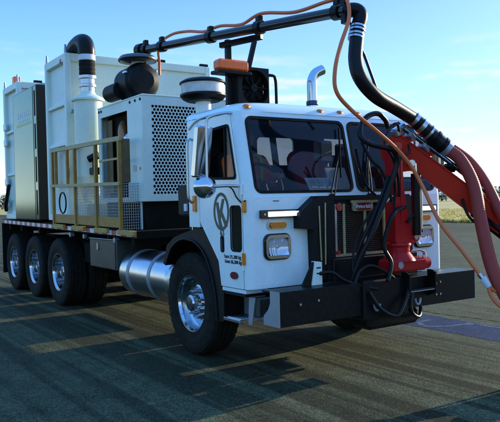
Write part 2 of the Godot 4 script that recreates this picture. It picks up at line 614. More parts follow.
func setting() -> void:
	ground_textures()
	var pm := mat("asphalt", Color(0.25, 0.264, 0.150), 0.92, 0.0, "asphalt", 0.27, 0.2)
	pm.normal_enabled = true
	pm.normal_texture = TX.asphalt_bump
	pm.normal_scale = 0.28
	pm.detail_enabled = true
	pm.detail_albedo = TX.lanes
	pm.detail_blend_mode = BaseMaterial3D.BLEND_MODE_MUL
	pm.detail_uv_layer = BaseMaterial3D.DETAIL_UV_2
	var st := sb()
	for e in [[-90, -420], [27.2, -420], [27.2, 90], [-90, -420], [27.2, 90], [-90, 90]]:
		st.set_normal(Vector3.UP)
		st.set_uv(Vector2(e[0], e[1]) / 2.0)
		st.set_uv2(Vector2(e[0] + 97.3, e[1] + 433.1) / 22.0)
		st.add_vertex(Vector3(e[0], 0, e[1]))
	var pav := put(st, "pavement", pm)
	tag(pav, "wide worn asphalt lot streaked by tyres", "", "", "structure")

	mat("field", Color(0.50, 0.36, 0.085), 0.95, 0.0, "field", 0.05)
	st = sb()
	quad(st, Vector3(-3000, -0.05, -3000), Vector3(3000, -0.05, -3000), Vector3(3000, -0.05, 3000), Vector3(-3000, -0.05, 3000), Vector3.UP)
	tag(put(st, "field", M.field), "dry yellow grass field beyond the asphalt lot", "", "", "structure")

	# blue paint on the lot beside the truck, with paler brush marks and a tarred crack
	mat("blue_paint", Color(0.085, 0.125, 0.26), 0.95, 0.0, "asphalt", 0.27, 0.15)
	mat("pale_paint", Color(0.24, 0.32, 0.45), 0.95, 0.0, "asphalt", 0.27, 0.15)
	mat("tar", Color(0.035, 0.028, 0.02), 0.95, 0.0, "", 1.0, 0.1)
	var rng := RandomNumberGenerator.new()
	rng.seed = 3
	st = sb()
	var pl := []
	for i in 60:
		var z := -2.3 + 6.0 * i / 59.0
		pl.append([Vector3(1.68 + rng.randf_range(-0.018, 0.018), 0.002, z), Vector3(2.40 + rng.randf_range(-0.018, 0.018), 0.002, z)])
	for i in 59:
		quad(st, pl[i][0], pl[i][1], pl[i + 1][1], pl[i + 1][0], Vector3.UP)
	put(st, "painted_stripe", M.blue_paint, pav)
	for path in [[[1.75, -1.15], [1.95, -0.95], [2.2, -0.9], [2.36, -0.75]], [[1.78, -1.2], [1.9, -1.35], [2.12, -1.38]], [[2.3, -0.95], [2.34, -0.3]]]:
		var p := []
		for e in path: p.append(Vector3(e[0], 0.004, e[1]))
		var c := curve(p, 0.05)
		st = sb()
		for i in c.size() - 1:
			var d: Vector3 = (c[i + 1] - c[i]).normalized().cross(Vector3.UP) * 0.035
			quad(st, c[i] - d, c[i] + d, c[i + 1] + d, c[i + 1] - d, Vector3.UP)
		put(st, "brush_mark", M.pale_paint, pav)
	st = sb()
	var cr := curve(v3([[2.62, 0.002, -2.8], [2.58, 0.002, -1.6], [2.66, 0.002, -0.9], [2.60, 0.002, 0.4], [2.64, 0.002, 2.0]]), 0.06)
	for i in cr.size() - 1:
		var d := Vector3(0.012 + 0.008 * sin(i * 1.7), 0, 0)
		quad(st, cr[i] - d, cr[i] + d, cr[i + 1] + d, cr[i + 1] - d, Vector3.UP)
	put(st, "tarred_crack", M.tar, pav)

	# rough grass along the edge of the lot
	mat("grass_green", Color(0.10, 0.11, 0.03), 0.9)
	mat("grass_dry", Color(0.55, 0.40, 0.09), 0.9)
	for gm in [M.grass_dry, M.grass_green]:
		gm.backlight_enabled = true
		gm.backlight = Color(0.5, 0.45, 0.2)
	for kind in 2:
		st = sb()
		for i in [7000, 12000][kind]:
			var x := 27.15 + (rng.randf() * rng.randf() * 1.6 if kind == 0 else rng.randf() * 34.0)
			var z := rng.randf_range(-62, 6)
			var hgt := rng.randf_range(0.10, 0.30) * (1.0 if kind == 0 else 0.45)
			var a := rng.randf() * TAU
			var w := Vector3(cos(a), 0, sin(a)) * rng.randf_range(0.04, 0.11)
			var b := Vector3(x, -0.05, z)
			var nn := Vector3(-sin(a), 0.5, cos(a)).normalized()
			tri(st, b - w, b + w, b + Vector3(rng.randf_range(-0.12, 0.12), hgt, rng.randf_range(-0.12, 0.12)), nn, nn, nn)
		var g := put(st, ["edge_grass", "meadow_grass"][kind], M[["grass_green", "grass_dry"][kind]])
		tag(g, ["dark green rough grass along the edge of the asphalt", "dry yellow grass tufts standing in the field"][kind], "grass", "", "stuff")

	fence()
	trees()

func fence() -> void:
	var f := holder("wire_fence")
	tag(f, "thin grey post and rail fence across the field before the trees", "fence")
	f.position = Vector3(88, -0.05, -84)
	var st := sb()
	cyl(st, Vector3.ZERO, Vector3(0, 2.7, 0), 0.11, -1, 8)
	var p0: MeshInstance3D = null
	for i in 15:
		var at := Vector3(0.75, 0, 0.45) * (i - 7) * 8.0
		if p0 == null:
			p0 = put(st, "post", M.zinc, f)
			p0.position = at
		else:
			again(p0, "post", f, at)
	var dir := Vector3(0.75, 0, 0.45) * 56.0
	for y in [0.55, 1.15, 1.75, 2.35]:
		st = sb()
		bar(st, -dir + Vector3(0, y, 0.0), dir + Vector3(0, y, 0.0), 0.16 if y > 1.5 and y < 2 else 0.06, 0.05)
		put(st, "rail", M.zinc, f)

func trees() -> void:
	mat("bark", Color(0.06, 0.045, 0.03), 0.9)
	for k in 3:
		var lm := mat("leaf%d" % k, [Color(0.050, 0.085, 0.028), Color(0.070, 0.095, 0.030), Color(0.040, 0.070, 0.030)][k], 0.8)
		lm.backlight_enabled = true
		lm.backlight = Color(0.12, 0.16, 0.05)
	var kinds := []
	var rng := RandomNumberGenerator.new()
	rng.seed = 12
	for k in 3:
		var st := sb()
		var trunk := [Vector3.ZERO, Vector3(0.05, 1.2, 0), Vector3(-0.05, 2.6, 0.1), Vector3(0.1, 4.2, 0)]
		tube(st, trunk, [0.20, 0.16, 0.11, 0.04], 8)
		for i in 7:
			var a := rng.randf() * TAU
			var y := rng.randf_range(1.2, 3.0)
			tube(st, [Vector3(0, y, 0), Vector3(cos(a) * 0.8, y + 0.6, sin(a) * 0.8), Vector3(cos(a) * 1.5, y + 1.4, sin(a) * 1.5)], [0.08, 0.05, 0.02], 6)
		var lf := sb()
		for c in 16:
			var a := rng.randf() * TAU
			var rr := sqrt(rng.randf()) * 1.8
			var cc := Vector3(cos(a) * rr, rng.randf_range(1.1, 4.9) - rr * 0.25, sin(a) * rr)
			var cr := rng.randf_range(0.5, 0.95)
			for i in 70:
				var d := Vector3(rng.randfn(), rng.randfn(), rng.randfn()).normalized() * cr * pow(rng.randf(), 0.4)
				var p := cc + d
				var u := Vector3(rng.randfn(), rng.randfn(), rng.randfn()).normalized() * rng.randf_range(0.10, 0.22)
				var w := u.cross(Vector3(rng.randfn(), rng.randfn(), rng.randfn()).normalized()).normalized() * rng.randf_range(0.07, 0.16)
				var nn := (d.normalized() + Vector3(0, 0.4, 0)).normalized()
				tri(lf, p - u, p + w, p + u, nn, nn, nn)
				tri(lf, p - u, p - w, p + u, nn, nn, nn)
		kinds.append([st.commit(), lf.commit()])
	# [x, z, height scale, kind]: a row behind the fence, some in the distance on the other side
	var spots := []
	for i in 34:
		var t := (i - 12) * 3.4
		spots.append([150 + t * 0.64 + rng.randf_range(-6, 6), -132 + t * 0.77 + rng.randf_range(-6, 6), rng.randf_range(0.55, 0.9)])
	for i in 14:
		spots.append([66 + i * 3.0 + rng.randf_range(-1, 1), -372 + rng.randf_range(-10, 10), rng.randf_range(1.1, 1.7)])
	var looks := ["round bushy green tree", "pale green loose tree", "dark dense tree"]
	var n := 0
	for s in spots:
		var k := n % 3
		var t := holder("tree")
		t.position = Vector3(s[0], -0.05, s[1])
		t.scale = Vector3.ONE * s[2]
		t.rotation.y = n * 1.3
		for j in 2:
			var o := MeshInstance3D.new()
			o.mesh = kinds[k][j]
			o.material_override = M.bark if j == 0 else M["leaf%d" % k]
			o.name = ["trunk", "crown"][j]
			t.add_child(o)
		var far := n >= 34
		tag(t, looks[k] + (" on the skyline past the rear of the truck" if far else " in the distant row behind the fence"), "tree", ["far skyline trees", "tree row behind the fence"][0 if far else 1] + " " + str(k))
		n += 1

# ------------------------------------------------------------------ truck
const HW := 1.28
func zf(y: float) -> float:
	return -0.43 - max(0.0, y - 1.62) * 0.22

func wheel_meshes() -> Dictionary:
	var out := {}
	var outward := Transform3D(Basis(Vector3(0, 1, 0), Vector3(-1, 0, 0), Vector3(0, 0, 1)), Vector3.ZERO)
	var st := sb()
	var R := 0.535
	var prof := [Vector2(0.285, -0.13), Vector2(0.31, -0.145), Vector2(0.40, -0.160), Vector2(0.47, -0.155), Vector2(0.515, -0.140), Vector2(R, -0.118)]
	for i in 4:
		var y := -0.118 + 0.059 * (i + 1) - 0.012
		prof.append(Vector2(R, y))
		if i < 3:
			prof.append_array([Vector2(R - 0.018, y + 0.003), Vector2(R - 0.018, y + 0.009), Vector2(R, y + 0.012)])
	prof.append_array([Vector2(R, 0.118), Vector2(0.515, 0.140), Vector2(0.500, 0.146), Vector2(0.496, 0.150), Vector2(0.47, 0.155), Vector2(0.40, 0.160), Vector2(0.345, 0.152), Vector2(0.34, 0.148), Vector2(0.31, 0.145), Vector2(0.300, 0.135), Vector2(0.285, 0.13)])
	lathe(st, prof, outward, 48)
	for i in 48:   # shoulder lugs
		var a := TAU * i / 48.0
		for s in [-1.0, 1.0]:
			var c := Vector3(s * -0.134, sin(a) * (R - 0.029), cos(a) * (R - 0.029))
			cbox(st, c, Vector3(0.026, 0.022, 0.040), 0.006, Basis(Vector3.RIGHT, PI / 2 - a))
	out.tyre = st.commit()
	st = sb()
	lathe(st, [Vector2(0.306, 0.128), Vector2(0.300, 0.142), Vector2(0.288, 0.140), Vector2(0.276, 0.110), Vector2(0.268, 0.040), Vector2(0.250, 0.020), Vector2(0.215, 0.030), Vector2(0.19, 0.055), Vector2(0.172, 0.062), Vector2(0.10, 0.062), Vector2(0.095, 0.066), Vector2(0.088, 0.145), Vector2(0.070, 0.160), Vector2(0.001, 0.166)], outward, 36)
	out.front_rim = st.commit()
	st = sb()
	lathe(st, [Vector2(0.306, 0.128), Vector2(0.300, 0.142), Vector2(0.288, 0.140), Vector2(0.272, 0.110), Vector2(0.262, 0.00), Vector2(0.250, -0.08), Vector2(0.20, -0.10), Vector2(0.11, -0.095), Vector2(0.105, -0.09), Vector2(0.098, 0.06), Vector2(0.080, 0.085), Vector2(0.001, 0.09)], outward, 36)
	out.rear_rim = st.commit()
	st = sb()
	cyl(st, Vector3.ZERO, Vector3(-0.030, 0, 0), 0.018, 0.018, 6)
	cyl(st, Vector3(-0.030, 0, 0), Vector3(-0.052, 0, 0), 0.014, 0.009, 10)
	out.nut = st.commit()
	st = sb()
	for i in 10:
		var a := TAU * i / 10.0
		cyl(st, Vector3(-0.030, sin(a) * 0.225, cos(a) * 0.225), Vector3(-0.0335, sin(a) * 0.225, cos(a) * 0.225), 0.024, 0.022, 12)
	out.hand_hole = st.commit()
	return out

func add_mesh(mesh: Mesh, called: String, m: Material, parent: Node, at := Vector3.ZERO) -> MeshInstance3D:
	var o := MeshInstance3D.new()
	o.mesh = mesh
	o.material_override = m
	o.name = numbered(parent, called)
	parent.add_child(o)
	o.position = at
	return o

func wheels(T: Node3D) -> void:
	var w := wheel_meshes()
	for s in [-1.0, 1.0]:
		for z in [-1.68, -6.055, -7.376, -8.697]:
			var n := holder("wheel", T)
			n.position = Vector3(s * 1.05, 0.535, z)
			if s > 0: n.rotation.y = PI
			n.rotate_object_local(Vector3.RIGHT, z * 1.7)
			add_mesh(w.tyre, "tyre", M.rubber, n)
			add_mesh(w.front_rim if z > -3 else w.rear_rim, "rim", M.chrome, n)
			if z > -3:
				for i in 10:
					var a := TAU * i / 10.0
					add_mesh(w.nut, "lug_nut", M.chrome, n, Vector3(-0.06, sin(a) * 0.143, cos(a) * 0.143))
			else:
				add_mesh(w.tyre, "inner_tyre", M.rubber, n, Vector3(0.335, 0, 0))
				for i in 10:
					var a := TAU * i / 10.0
					add_mesh(w.nut, "lug_nut", M.steel, n, Vector3(0.095, sin(a) * 0.143, cos(a) * 0.143))

func chassis(T: Node3D) -> void:
	var c := holder("chassis", T)
	var st: SurfaceTool
	for s in [-1.0, 1.0]:
		st = sb()
		span(st, s * 0.39, s * 0.47, 0.74, 1.03, -9.2, -0.3)
		put(st, "frame_rail", M.under, c)
	for z in [-0.8, -2.6, -3.4, -4.6, -5.4, -6.7, -8.0, -9.1]:
		st = sb()
		span(st, -0.385, 0.385, 0.78, 0.98, z - 0.05, z + 0.05)
		put(st, "cross_member", M.under, c)
	for z in [-1.68, -6.055, -7.376, -8.697]:
		st = sb()
		cyl(st, Vector3(-0.95, 0.535, z), Vector3(0.95, 0.535, z), 0.085 if z < -3 else 0.06, -1, 12)
		if z < -3:
			lathe(st, [Vector2(0.001, -0.2), Vector2(0.16, -0.14), Vector2(0.22, 0), Vector2(0.16, 0.14), Vector2(0.001, 0.2)], Transform3D(Basis(Vector3.RIGHT, PI / 2), Vector3(0.05, 0.55, z)), 16, true)
		for s in [-1.0, 1.0]:
			span(st, s * 0.40, s * 0.48, 0.56, 0.66, z - 0.62, z + 0.62)
			span(st, s * 0.36, s * 0.52, 0.64, 0.80, z - 0.09, z + 0.09)
		put(st, "axle", M.under, c)
	st = sb()   # engine and gearbox hanging low behind the bumper
	span(st, -0.36, 0.36, 0.50, 1.30, -2.1, -0.55, 0.05)
	put(st, "engine_block", M.under, c)
	st = sb()
	cyl(st, Vector3(0, 0.72, -2.1), Vector3(0, 0.66, -5.7), 0.06, -1, 12)
	put(st, "drive_shaft", M.under, c)
	for s in [-1.0, 1.0]:
		st = sb()
		span(st, s * 0.62, s * 1.24, 0.28, 1.28, -9.36, -9.345, 0.002)
		put(st, "mud_flap", M.plastic, c)
	# air tanks and boxes along the rails
	st = sb()
	cyl(st, Vector3(-0.68, 0.86, -5.0), Vector3(-0.68, 0.86, -4.55), 0.13, -1, 18)
	cyl(st, Vector3(0.66, 0.80, -5.2), Vector3(0.66, 0.80, -4.3), 0.14, -1, 18)
	put(st, "air_tank", M.under, c)
	st = sb()
	span(st, 0.55, 1.22, 0.58, 1.14, -5.15, -3.45)
	put(st, "battery_box", M.box_grey, c)
	st = sb()
	span(st, -0.98, -0.52, 0.72, 1.02, -5.42, -5.05)
	put(st, "valve_box", M.under, c)
	# the tool box on the near side
	var tb := holder("tool_box", T)
	st = sb()
	span(st, -1.235, -0.6, 0.74, 1.13, -4.49, -3.54, 0.012)
	put(st, "box", M.box_grey, tb)
	st = sb()
	slab(st, rrect(-4.015, 0.93, 0.88, 0.34, 0.02), side_at(-1.2355), 0.008)
	put(st, "lid", M.box_grey, tb)
	st = sb()
	slab(st, rrect(-4.15, 1.03, 0.055, 0.10, 0.02), side_at(-1.244), 0.014)
	put(st, "latch", M.steel, tb)
	st = sb()
	span(st, -1.25, -1.22, 1.128, 1.14, -4.48, -3.55, 0.002)
	put(st, "lid_trim", M.zinc, tb)

func fuel_tank(T: Node3D, s: float, z0: float, z1: float) -> void:
	var t := holder("fuel_tank", T)
	var st := sb()
	var x := s * 0.945
	var xf := Transform3D(Basis(Vector3.RIGHT, PI / 2), Vector3(x, 0.72, z0))
	var l := z1 - z0
	lathe(st, [Vector2(0.001, -0.012), Vector2(0.20, -0.008), Vector2(0.262, 0.004), Vector2(0.287, 0.03), Vector2(0.290, 0.06), Vector2(0.290, l - 0.06), Vector2(0.287, l - 0.03), Vector2(0.262, l - 0.004), Vector2(0.20, l + 0.008), Vector2(0.001, l + 0.012)], xf, 48, true)
	put(st, "tank_shell", M.aluminium, t)
	for k in [0.22, 0.66]:
		st = sb()
		lathe(st, [Vector2(0.290, l * k - 0.03), Vector2(0.299, l * k - 0.03), Vector2(0.299, l * k - 0.012), Vector2(0.294, l * k - 0.010), Vector2(0.294, l * k + 0.010), Vector2(0.299, l * k + 0.012), Vector2(0.299, l * k + 0.03), Vector2(0.290, l * k + 0.03)], xf, 40)
		put(st, "strap", M.zinc, t)
	st = sb()
	cyl(st, Vector3(x - s * 0.02, 1.0, z1 - 0.35), Vector3(x + s * 0.0, 1.05, z1 - 0.35), 0.06, -1, 16)
	put(st, "filler_cap", M.steel, t)

func fender(T: Node3D, s: float) -> void:
	var f := holder("front_fender", T)
	var outer := pv([[-2.16, 0.93], [-2.06, 1.13], [-1.90, 1.22], [-1.72, 1.265], [-1.42, 1.325], [-1.24, 1.33], [-1.10, 1.20], [-0.935, 1.02], [-0.89, 0.78], [-0.90, 0.46], [-1.02, 0.44], [-1.05, 0.74], [-1.14, 0.96], [-1.26, 1.10], [-1.44, 1.19], [-1.70, 1.205], [-1.92, 1.12], [-2.03, 1.01], [-2.10, 0.91]])
	var st := sb()
	slab(st, outer, side_at(s * 1.245 if s < 0 else 1.265), 0.02)
	put(st, "arch_panel", M.plastic, f)
	st = sb()   # the top over the tyre
	var path := [[-2.13, 0.92], [-2.045, 1.07], [-1.91, 1.17], [-1.71, 1.235], [-1.43, 1.255], [-1.22, 1.18], [-1.09, 1.03], [-0.98, 0.78], [-0.96, 0.46]]
	for i in path.size() - 1:
		var a := Vector3(0, path[i][1], path[i][0])
		var b := Vector3(0, path[i + 1][1], path[i + 1][0])
		var d := (b - a).normalized()
		var n := Vector3(0, d.z, -d.y)
		var m := (a + b) * 0.5 + Vector3(s * 1.04, 0, 0)
		cbox(st, m, Vector3(0.41, (b - a).length() + 0.02, 0.018), 0.003, Basis(Vector3.RIGHT, d, Vector3.RIGHT.cross(d)))
	put(st, "arch_top", M.plastic, f)
	st = sb()
	var lip := []
	for e in [[-2.08, 0.92], [-2.01, 1.02], [-1.91, 1.125], [-1.70, 1.21], [-1.45, 1.198], [-1.265, 1.11], [-1.14, 0.965], [-1.045, 0.74], [-1.01, 0.45]]:
		lip.append(Vector3(s * 1.272, e[1], e[0]))
	tube(st, curve(lip, 0.05), 0.012, 8)
	put(st, "lip", M.plastic, f)

func deck_y(z: float) -> float:
	return 1.262 - 0.0135 * (z + 2.85)

func deck(T: Node3D) -> void:
	var d := holder("deck", T)
	var st := sb()
	var y0 := deck_y(-9.25)
	var y1 := deck_y(-2.85)
	slab(st, pv([[-9.25, y0 - 0.09], [-2.85, y1 - 0.09], [-2.85, y1], [-9.25, y0]]), side_at(1.25), 2.50)
	put(st, "deck_plate", M.under, d)
	for z in [-8.9, -8.1, -7.0, -5.4, -4.7, -3.9, -3.1]:
		st = sb()
		span(st, -1.2, 1.2, deck_y(z) - 0.20, deck_y(z) - 0.092, z - 0.05, z + 0.05)
		put(st, "deck_bearer", M.under, d)
	var slope := Basis(Vector3.RIGHT, atan(0.0135))
	var k := 0
	var z := -9.22
	while z < -2.95:
		var l := 0.155
		st = sb()
		cbox(st, Vector3(-1.252, deck_y(z) - 0.045, z + l / 2), Vector3(0.008, 0.06, l - 0.004), 0.001, slope)
		put(st, "reflective_tape", M.tape_white if k % 2 else M.tape_red, d)
		k += 1
		z += l
	for b in [[-5.925, -5.431], [-5.047, -4.574], [-4.148, -3.706], [-3.349, -2.858]]:
		st = sb()
		var zc: float = (b[0] + b[1]) / 2
		cbox(st, Vector3(-1.278, deck_y(zc) - 0.025, zc), Vector3(0.05, 0.062, b[1] - b[0]), 0.006, slope)
		put(st, "edge_block", M.yellow_wood, d)
	# lamps under the deck edge
	for zz in [-5.30, -4.72, -3.6]:
		st = sb()
		cyl(st, Vector3(-1.18, deck_y(zz) - 0.14, zz), Vector3(-1.24, deck_y(zz) - 0.14, zz), 0.035, -1, 12)
		put(st, "tie_down_ring", M.zinc, d)

func railing(T: Node3D) -> void:
	var r := holder("railing", T)
	var st: SurfaceTool
	var x := -1.285
	var ytop := func(z): return 2.42 - 0.016 * (z + 5.85)
	var ymid := func(z): return 1.895 - 0.020 * (z + 5.85)
	for z in [-5.87, -5.72, -5.18, -4.87, -4.05, -3.25]:
		st = sb()
		var y0 := deck_y(z)
		if z < -5.7 or z == -5.18: y0 = ymid.call(z)
		if z == -5.87: y0 = deck_y(z)
		span(st, x - 0.022, x + 0.022, y0, ytop.call(z), z - 0.025, z + 0.025, 0.003)
		put(st, "post", M.yellow, r)
	st = sb()
	bar(st, Vector3(x, ytop.call(-5.9) + 0.022, -5.9), Vector3(x, ytop.call(-3.2) + 0.022, -3.2), 0.06, 0.035)
	put(st, "top_rail", M.rail_tan, r)
	st = sb()
	bar(st, Vector3(x - 0.03, ymid.call(-5.9), -5.9), Vector3(x - 0.03, ymid.call(-3.2), -3.2), 0.045, 0.03)
	put(st, "middle_rail", M.rail_tan, r)
	st = sb()   # slotted panel at the rear end
	slab(st, pv([[-5.86, 1.92], [-5.73, 1.92], [-5.73, 2.40], [-5.86, 2.40]]), side_at(x + 0.012), 0.008, [rrect(-5.795, 2.16, 0.05, 0.36, 0.02)])
	put(st, "slotted_panel", M.yellow, r)
	for b in [[-5.84, -4.90], [-4.84, -4.08], [-4.02, -3.28]]:
		st = sb()
		slab(st, pv([[b[0], deck_y(b[0]) + 0.03], [b[1], deck_y(b[1]) + 0.03], [b[1], deck_y(b[1]) + 0.16], [b[0], deck_y(b[0]) + 0.16]]), side_at(x + 0.01), 0.012)
		put(st, "kick_plate", M.yellow, r)
	# welded mesh between middle rail and kick plates
	for b in [[-4.84, -4.08], [-4.02, -3.28]]:
		st = sb()
		var z: float = b[0]
		while z < b[1]:
			span(st, x + 0.004, x + 0.010, deck_y(z) + 0.14, ymid.call(z), z - 0.003, z + 0.003, 0.0005)
			z += 0.04
		var y: float = deck_y(b[0]) + 0.18
		while y < ymid.call(b[1]):
			span(st, x + 0.010, x + 0.016, y - 0.003, y + 0.003, b[0], b[1], 0.0005)
			y += 0.04
		put(st, "mesh_panel", M.mesh_wire, r).set_meta("kind", "stuff")
	# the front return
	st = sb()
	var zz := -3.235
	var xx := -1.27
	while xx < -1.0:
		span(st, xx - 0.003, xx + 0.003, deck_y(zz), 1.85, zz - 0.003, zz + 0.003, 0.0005)
		xx += 0.03
	var yy := deck_y(zz) + 0.02
	while yy < 1.86:
		span(st, -1.28, -1.01, yy - 0.003, yy + 0.003, zz + 0.003, zz + 0.009, 0.0005)
		yy += 0.035
	put(st, "mesh_panel", M.mesh_wire, r).set_meta("kind", "stuff")
	st = sb()
	span(st, -1.02, -1.0, deck_y(zz), 1.86, zz - 0.012, zz + 0.012, 0.003)
	put(st, "mesh_edge", M.panel_cool, r)
	st = sb()
	span(st, -1.262, -1.15, 1.86, 2.40, zz - 0.012, zz + 0.006, 0.003)
	put(st, "end_panel", M.end_brown, r)
	# inner guard rail and a hoop of cable hung on it
	st = sb()
	bar(st, Vector3(-1.27, 2.16, -3.95), Vector3(-1.27, 2.16, -3.28), 0.03, 0.02)
	put(st, "short_rail", M.rail_tan, r)
	st = sb()
	var hoop := []
	for i in 33:
		var a := TAU * i / 32.0
		hoop.append(Vector3(-1.30, 1.63 + sin(a) * 0.155, -5.40 + cos(a) * 0.15))
	tube(st, hoop, 0.012, 8, false)
	put(st, "cable_hoop", M.hose_black, r)

# an open-framed container: corner posts, rails and recessed walls
func container(T: Node3D, called: String, z0: float, z1: float, y1: float, ribs: Array, signs: bool) -> Node3D:
	var c := holder(called, T)
	var x := 1.25
	var y0 := 1.36
	var st: SurfaceTool
	for s in [-1.0, 1.0]:
		for z in [z0 + 0.045, z1 - 0.045]:
			st = sb()
			cbox(st, Vector3(s * (x - 0.045), (y0 + y1) / 2, z), Vector3(0.09, y1 - y0, 0.09), 0.01)
			put(st, "corner_post", M.panel_cool, c)
	for y in [y0 + 0.05, y1 - 0.06]:
		var h := 0.12 if y > 2 else 0.10
		for s in [-1.0, 1.0]:
			st = sb()
			cbox(st, Vector3(s * (x - 0.046), y, (z0 + z1) / 2), Vector3(0.086, h, z1 - z0 - 0.182), 0.008)
			put(st, "side_rail", M.panel_cool, c)
		for z in [z0 + 0.046, z1 - 0.046]:
			st = sb()
			cbox(st, Vector3(0, y, z), Vector3(2 * x - 0.182, h, 0.086), 0.008)
			put(st, "end_rail", M.panel, c)
	for s in [-1.0, 1.0]:
		st = sb()
		span(st, s * (x - 0.075), s * (x - 0.065), y0 + 0.10, y1 - 0.12, z0 + 0.09, z1 - 0.09, 0.001)
		put(st, "side_wall", M.panel_cool, c)
	st = sb()
	span(st, -x + 0.09, x - 0.09, y0 + 0.10, y1 - 0.12, z1 - 0.052, z1 - 0.042, 0.001)
	put(st, "end_wall", M.panel, c)
	st = sb()
	span(st, -x + 0.09, x - 0.09, y0 + 0.10, y1 - 0.12, z0 + 0.042, z0 + 0.052, 0.001)
	put(st, "end_wall", M.panel, c)
	st = sb()
	span(st, -x + 0.02, x - 0.02, y1 - 0.03, y1 - 0.012, z0 + 0.02, z1 - 0.02, 0.001)
	put(st, "roof_panel", M.panel, c)
	for y in ribs:
		st = sb()
		cbox(st, Vector3(-x + 0.042, y, (z0 + z1) / 2), Vector3(0.05, 0.05, z1 - z0 - 0.182), 0.006)
		put(st, "side_rib", M.panel_cool, c)
		if signs:
			st = sb()
			slab(st, rrect((z0 + z1) / 2 + 0.18, y + 0.11, 0.40, 0.15, 0.01), side_at(-x + 0.062), 0.006)
			put(st, "sign_plate", M.tape_white, c)
	for z in [z0 + 0.05, z1 - 0.05]:
		st = sb()
		cyl(st, Vector3(-x + 0.03, y1, z), Vector3(-x + 0.03, y1 + 0.13, z), 0.022, 0.014, 10)
		put(st, "lifting_pin", M.zinc, c)
	for e in [[-0.85, z1 - 0.05], [0.35, z1 - 0.05], [1.15, z1 - 0.05]]:
		st = sb()
		cbox(st, Vector3(e[0], y1 + 0.025, e[1]), Vector3(0.16, 0.05, 0.05), 0.01)
		put(st, "roof_cleat", M.black, c)
	return c

